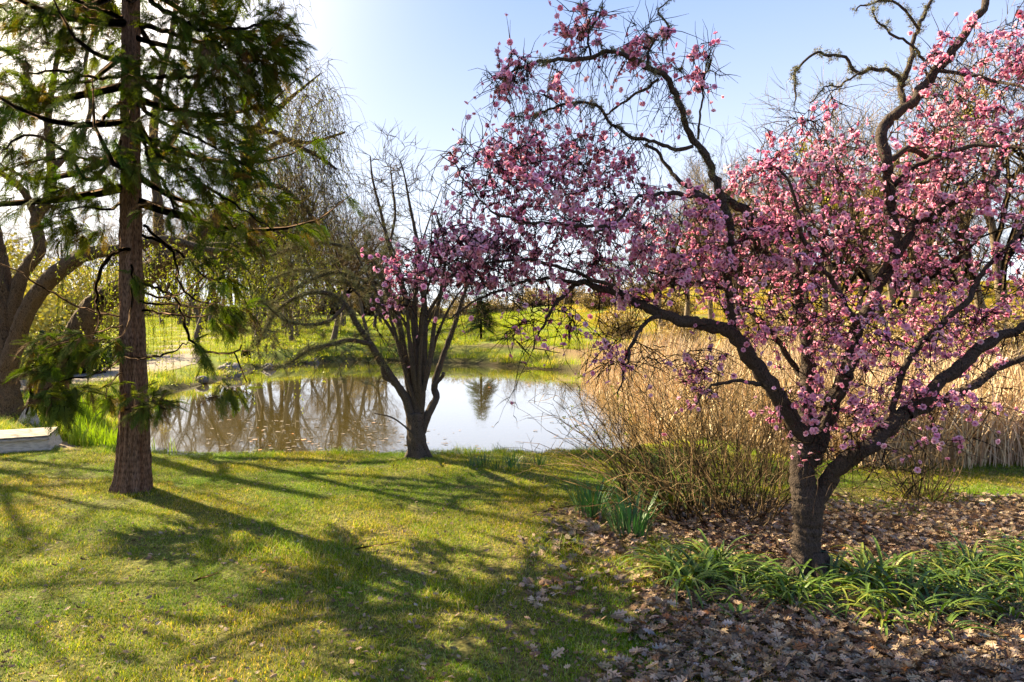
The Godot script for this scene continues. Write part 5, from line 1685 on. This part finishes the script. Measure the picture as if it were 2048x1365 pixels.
# ---------- boat, oars, stones ----------
func build_things() -> void:
	rng.seed = 101
	# upturned flat-bottomed boat, its end in view
	var at := Vector3(-5.70, land(-6.2, -8.6) - 0.02, -8.62)
	var boat := base("wooden_boat", at, "upturned weathered white flat-bottomed wooden boat on the bank by the willow", "boat")
	var turn := Basis(Vector3.UP, 0.44)
	var hull := Geo.new()
	var L := 2.6
	# side and end walls, leaning in a little
	for q in [[0.0, 1.0], [0.78, -1.0]]:
		hull.quad(turn * Vector3(-L, 0.0, -q[0] + 0.03 * q[1]), turn * Vector3(0.0, 0.0, -q[0] + 0.03 * q[1]), turn * Vector3(-0.06, 0.185, -q[0]), turn * Vector3(-L, 0.185, -q[0]), Color.WHITE)
	hull.quad(turn * Vector3(0.0, 0.0, 0.03), turn * Vector3(0.0, 0.0, -0.81), turn * Vector3(-0.06, 0.185, -0.78), turn * Vector3(-0.06, 0.185, 0.0), Color.WHITE)
	hull.quad(turn * Vector3(-L, 0.0, 0.03), turn * Vector3(-L, 0.0, -0.81), turn * Vector3(-L, 0.185, -0.78), turn * Vector3(-L, 0.185, 0.0), Color.WHITE)
	var h := put("hull", hull.mesh(), M.boat_side, boat)
	h.position = Vector3.ZERO
	var rub := Geo.new()
	rub.box(turn * Vector3(-L * 0.5 - 0.02, 0.168, 0.012), Vector3(L - 0.02, 0.026, 0.022), Color(0.8, 0.75, 0.68), turn)
	put("rubbing_strip", rub.mesh(), M.boat_side, boat).position = Vector3.ZERO
	for k in 5:
		var pl := Geo.new()
		pl.box(turn * Vector3(-L * 0.5 - 0.035, 0.197, -0.078 - 0.156 * k), Vector3(L - 0.01, 0.022, 0.150), shade(Color.WHITE, 0.9, 1.08), turn)
		put("plank", pl.mesh(), M.boat_plank, boat).position = Vector3.ZERO
	# two oars leaning crosswise on the willow
	for k in 2:
		var foot := Vector3(-7.30 + 0.20 * k, land(-7.2, -10.4) - 0.01, -10.35)
		var head := Vector3(-7.17 - 0.22 * k, foot.y + 0.98 - 0.1 * k, -10.62)
		head.x = -7.20 + (0.03 if k == 0 else -0.16)
		if k == 0: head = Vector3(-7.13, foot.y + 1.02, -10.62)
		var oar := base("oar", foot, "pale weathered oar leaning upright on the willow trunk, " + ("the taller, more upright one" if k == 0 else "the one slanting across the other"), "oar", "oars at the willow")
		var d := head - foot
		var sh := Geo.new()
		sh.tube(PackedVector3Array([d * 0.22, d * 0.5, d * 0.86, d * 0.87, d]), PackedFloat32Array([0.019, 0.019, 0.017, 0.013, 0.013]), 10, Color.WHITE)
		put("shaft", sh.mesh(), M.oar, oar).position = Vector3.ZERO
		var bl := Geo.new()
		var b := frame(d, Vector3.BACK)
		for e in 6:
			var t := e / 6.0
			var u := (e + 1) / 6.0
			var w0 := 0.075 * (1.0 - pow(t, 2.5)) + 0.018
			var w1 := 0.075 * (1.0 - pow(u, 2.5)) + 0.018
			for s in [-1.0, 1.0]:
				bl.quad(d * 0.34 * t - b.z * w0 + b.y * 0.007 * s, d * 0.34 * t + b.z * w0 + b.y * 0.007 * s, d * 0.34 * u + b.z * w1 + b.y * 0.007 * s, d * 0.34 * u - b.z * w1 + b.y * 0.007 * s, Color.WHITE)
				bl.quad(d * 0.34 * t + b.z * w0 * s + b.y * 0.007, d * 0.34 * t + b.z * w0 * s - b.y * 0.007, d * 0.34 * u + b.z * w1 * s - b.y * 0.007, d * 0.34 * u + b.z * w1 * s + b.y * 0.007, Color.WHITE)
		put("blade", bl.mesh(), M.oar, oar).position = Vector3.ZERO
		var cl := Geo.new()
		cl.tube(PackedVector3Array([d * 0.70, d * 0.74]), PackedFloat32Array([0.024, 0.024]), 10, Color(0.1, 0.1, 0.1))
		put("collar", cl.mesh(), M.oar, oar).position = Vector3.ZERO
	# stones on the far left shore
	var n := 0
	for q in [[-9.7, -24.0, 0.34], [-9.9, -24.7, 0.26], [-9.4, -23.4, 0.18], [-9.35, -26.8, 0.2], [-8.7, -30.4, 0.22], [-9.35, -21.0, 0.16]]:
		var sm := SphereMesh.new()
		sm.radial_segments = 18
		sm.rings = 10
		var arr := sm.get_mesh_arrays()
		var g := Geo.new()
		for v in arr[Mesh.ARRAY_VERTEX]:
			var w: Vector3 = v * 2.0
			g.v.append(w * Vector3(1.3, 0.8, 1.0) * q[2] * (1.0 + 0.5 * fine.get_noise_3dv(w * 3.0 + Vector3(q[0], 0, q[1]) * 5.0)))
			g.n.append(v); g.c.append(Color.WHITE)
		g.i = arr[Mesh.ARRAY_INDEX]
		g.smooth_again = true
		var o := put("shore_stone", g.mesh(), M.stone)
		o.position = Vector3(q[0], maxf(land(q[0], q[1]), WATER) + q[2] * 0.25, q[1])
		tag(o, "grey stone lying at the water's edge below the gravel path", "stone", "stones on the left shore")
		n += 1
	# sawn stump on the far bank
	var sx := -10.6
	var sz := -27.8
	var stump := base("tree_stump", Vector3(sx, land(sx, sz), sz), "short dark sawn stump on the far grassy bank", "stump")
	var sg := Geo.new()
	sg.tube(PackedVector3Array([Vector3(0, -0.1, 0), Vector3(0, 0.08, 0), Vector3(0, 0.34, 0), Vector3(0, 0.36, 0)]), PackedFloat32Array([0.24, 0.19, 0.17, 0.15]), 14, Color.WHITE, fine, 0.3, Vector3(9, 9, 9))
	put("wood", sg.mesh(), M.willow_bark, stump).position = Vector3.ZERO

# ---------- materials ----------
func make_materials() -> void:
	var fine_g := grain(0.03, 4, 0.45, 1.25, 1)
	var coarse := grain(0.012, 5, 0.55, 1.2, 2)
	var soft := grain(0.02, 4, 0.62, 1.25, 8)
	var streak := grain(0.02, 5, 0.30, 1.3, 3)
	var ridge := grain(0.015, 4, 0.25, 1.25, 4, 512, true)
	M.soil = mat(Color(1, 1, 1), 0.95, fine_g, Vector3(1.6, 1.6, 1.6), coarse, 2.0, 0.2)
	M.gravel = mat(Color(1, 1, 1), 0.95, fine_g, Vector3(3, 3, 3), fine_g, 1.0, 0.2)
	M.plum_bark = mat(Color(0.085, 0.062, 0.048), 0.9, ridge, Vector3(9, 4, 9), ridge, 0.9, 0.3)
	M.fruit_bark = mat(Color(0.12, 0.09, 0.065), 0.9, ridge, Vector3(9, 3, 9), ridge, 0.9, 0.3)
	M.cedar_bark = mat(Color(0.29, 0.18, 0.125), 0.92, streak, Vector3(9, 1.6, 9), ridge, 1.2, 0.25)
	M.willow_bark = mat(Color(0.145, 0.10, 0.062), 0.92, ridge, Vector3(5, 1.6, 5), ridge, 1.8, 0.25)
	M.cedar_twig = mat(Color(0.30, 0.21, 0.15), 0.9)
	M.twig = mat(Color(0.11, 0.075, 0.055), 0.85)
	M.twig_green = mat(Color(0.17, 0.135, 0.075), 0.85)
	M.willow_twig = mat(Color(0.28, 0.22, 0.10), 0.85)
	M.shrub_bark = mat(Color(0.32, 0.225, 0.125), 0.85)
	M.shrub_twig = mat(Color(0.42, 0.31, 0.17), 0.85)
	M.grove_bark = mat(Color(0.12, 0.085, 0.055), 0.9, coarse, Vector3(2, 1, 2))
	M.grove_twig = mat(Color(0.19, 0.135, 0.075), 0.9)
	M.wood_twig = mat(Color(0.24, 0.175, 0.115), 0.9)
	M.oak_bark = mat(Color(0.21, 0.155, 0.09), 0.9, coarse, Vector3(2, 1, 2))
	M.oak_twig = mat(Color(0.46, 0.34, 0.16), 0.9)
	M.moss = leafy(Color(1, 1, 1), 0.95, Color(0.35, 0.35, 0.2))
	M.petal = leafy(Color(1, 1, 1), 0.65, Color(1.0, 0.90, 0.94))
	M.cedar_leaf = leafy(Color(1, 1, 1), 0.85, Color(0.85, 0.95, 0.35))
	M.cedar_leaf.metallic_specular = 0.15
	M.willow_leaf = leafy(Color(1, 1, 1), 0.6, Color(0.8, 0.85, 0.3))
	M.mistletoe = leafy(Color(0.30, 0.27, 0.03), 0.7, Color(0.6, 0.6, 0.2))
	M.bush_leaf = leafy(Color(1, 1, 1), 0.7, Color(0.6, 0.6, 0.3))
	M.straw = leafy(Color(1, 1, 1), 0.7, Color(0.5, 0.42, 0.3))
	M.leaf = leafy(Color(1, 1, 1), 0.5, Color(0.8, 0.85, 0.3))
	M.flag_leaf = leafy(Color(0.26, 0.36, 0.03), 0.5, Color(0.8, 0.85, 0.3))
	M.leaf_green = leafy(Color(0.12, 0.21, 0.03), 0.5, Color(0.7, 0.8, 0.3))
	M.daffodil = leafy(Color(0.085, 0.155, 0.060), 0.45, Color(0.4, 0.6, 0.3))
	M.daffodil_dark = leafy(Color(0.055, 0.115, 0.045), 0.45, Color(0.4, 0.6, 0.3))
	M.daylily = leafy(Color(0.115, 0.185, 0.03), 0.42, Color(0.6, 0.7, 0.2))
	M.daylily_dark = leafy(Color(0.055, 0.10, 0.025), 0.42, Color(0.5, 0.6, 0.2))
	M.daylily_yellow = leafy(Color(0.22, 0.25, 0.04), 0.45, Color(0.7, 0.7, 0.2))
	M.grass = leafy(Color(1, 1, 1), 0.75, Color(0.95, 0.95, 0.45))
	M.grass.metallic_specular = 0.15
	M.dry_leaf = leafy(Color(1, 1, 1), 0.9, Color(0.35, 0.28, 0.2))
	M.dry_leaf.metallic_specular = 0.15
	M.pad_brown = mat(Color(0.24, 0.13, 0.06), 0.6)
	M.pad_orange = mat(Color(0.5, 0.2, 0.04), 0.6)
	M.pad_dark = mat(Color(0.11, 0.075, 0.045), 0.6)
	M.boat_side = mat(Color(0.50, 0.44, 0.35), 0.85, soft, Vector3(1.0, 3.0, 1.0))
	M.boat_plank = mat(Color(0.30, 0.25, 0.185), 0.85, streak, Vector3(0.6, 5, 7), streak, 0.08)
	M.oar = mat(Color(0.42, 0.38, 0.32), 0.75, streak, Vector3(6, 1, 6))
	M.stone = mat(Color(0.24, 0.21, 0.18), 0.9, fine_g, Vector3(3, 3, 3), fine_g, 1.0)
	# water: dark, brown-green, with faint ripples
	var w := StandardMaterial3D.new()
	w.albedo_color = Color(0.085, 0.066, 0.020).linear_to_srgb()
	w.roughness = 0.035
	w.metallic_specular = 0.9
	var rip := noise(FastNoiseLite.TYPE_SIMPLEX_SMOOTH, 0.016, 3, 9)
	var im := rip.get_seamless_image(512, 512)
	w.clearcoat_enabled = true
	w.clearcoat = 1.0
	w.clearcoat_roughness = 0.02
	w.heightmap_enabled = true
	w.heightmap_texture = ImageTexture.create_from_image(im)
	w.heightmap_scale = 0.11
	w.uv1_triplanar = true
	w.uv1_world_triplanar = true
	w.uv1_scale = Vector3(0.35, 0.35, 0.8)
	M.water = w

func _ready() -> void:
	# camera
	var cam := Camera3D.new()
	cam.name = "camera"
	cam.fov = 52.0
	cam.far = 900.0
	cam.near = 0.05
	add_child(cam)
	cam.position = Vector3(0, 1.65, 0)
	cam.rotation_degrees = Vector3(-1.944, 0, 0)
	cam.current = true
	# sky and sun
	var env := Environment.new()
	env.background_mode = Environment.BG_SKY
	var sm := ProceduralSkyMaterial.new()
	sm.sky_top_color = Color(0.026, 0.070, 0.185).linear_to_srgb()
	sm.sky_horizon_color = Color(0.30, 0.315, 0.325).linear_to_srgb()
	sm.sky_curve = 0.22
	sm.ground_bottom_color = Color(0.03, 0.03, 0.015).linear_to_srgb()
	sm.ground_horizon_color = Color(0.16, 0.17, 0.16).linear_to_srgb()
	sm.sun_angle_max = 75.0
	sm.sun_curve = 0.27
	sm.energy_multiplier = 1.0
	var sky := Sky.new()
	sky.sky_material = sm
	env.sky = sky
	env.tonemap_mode = Environment.TONE_MAPPER_LINEAR
	env.tonemap_exposure = 5.2
	env.sdfgi_enabled = true
	env.ssao_enabled = true
	env.ssil_enabled = true
	var we := WorldEnvironment.new()
	we.name = "world_environment"
	we.environment = env
	add_child(we)
	var sun := DirectionalLight3D.new()
	sun.name = "sun"
	sun.light_energy = 1.6
	sun.light_angular_distance = 0.5
	sun.light_color = Color(1.0, 0.92, 0.76)
	sun.shadow_enabled = true
	add_child(sun)
	sun.rotation_degrees = Vector3(-33.0, 180.0 + 53.0, 0)

	for q in POND:
		pond_xz.append(Vector2(q[0], q[1]))
	lumps = noise(FastNoiseLite.TYPE_SIMPLEX_SMOOTH, 0.18, 3, 5)
	fine = noise(FastNoiseLite.TYPE_SIMPLEX_SMOOTH, 0.35, 3, 6)
	ridges = noise(FastNoiseLite.TYPE_SIMPLEX_SMOOTH, 0.3, 2, 7)
	ridges.fractal_type = FastNoiseLite.FRACTAL_RIDGED
	var t0 := Time.get_ticks_msec()
	make_materials()
	print("materials ", Time.get_ticks_msec() - t0)
	build_land()
	print("land ", Time.get_ticks_msec() - t0)
	build_background()
	print("background ", Time.get_ticks_msec() - t0)
	make_straps()
	build_willow()
	print("willow ", Time.get_ticks_msec() - t0)
	build_cedar()
	print("cedar ", Time.get_ticks_msec() - t0)
	build_fruit_tree()
	print("fruit ", Time.get_ticks_msec() - t0)
	build_plum()
	print("plum ", Time.get_ticks_msec() - t0)
	build_reeds()
	build_border()
	print("border ", Time.get_ticks_msec() - t0)
	build_grass()
	print("grass ", Time.get_ticks_msec() - t0)
	build_litter()
	build_things()
	print("done ", Time.get_ticks_msec() - t0)
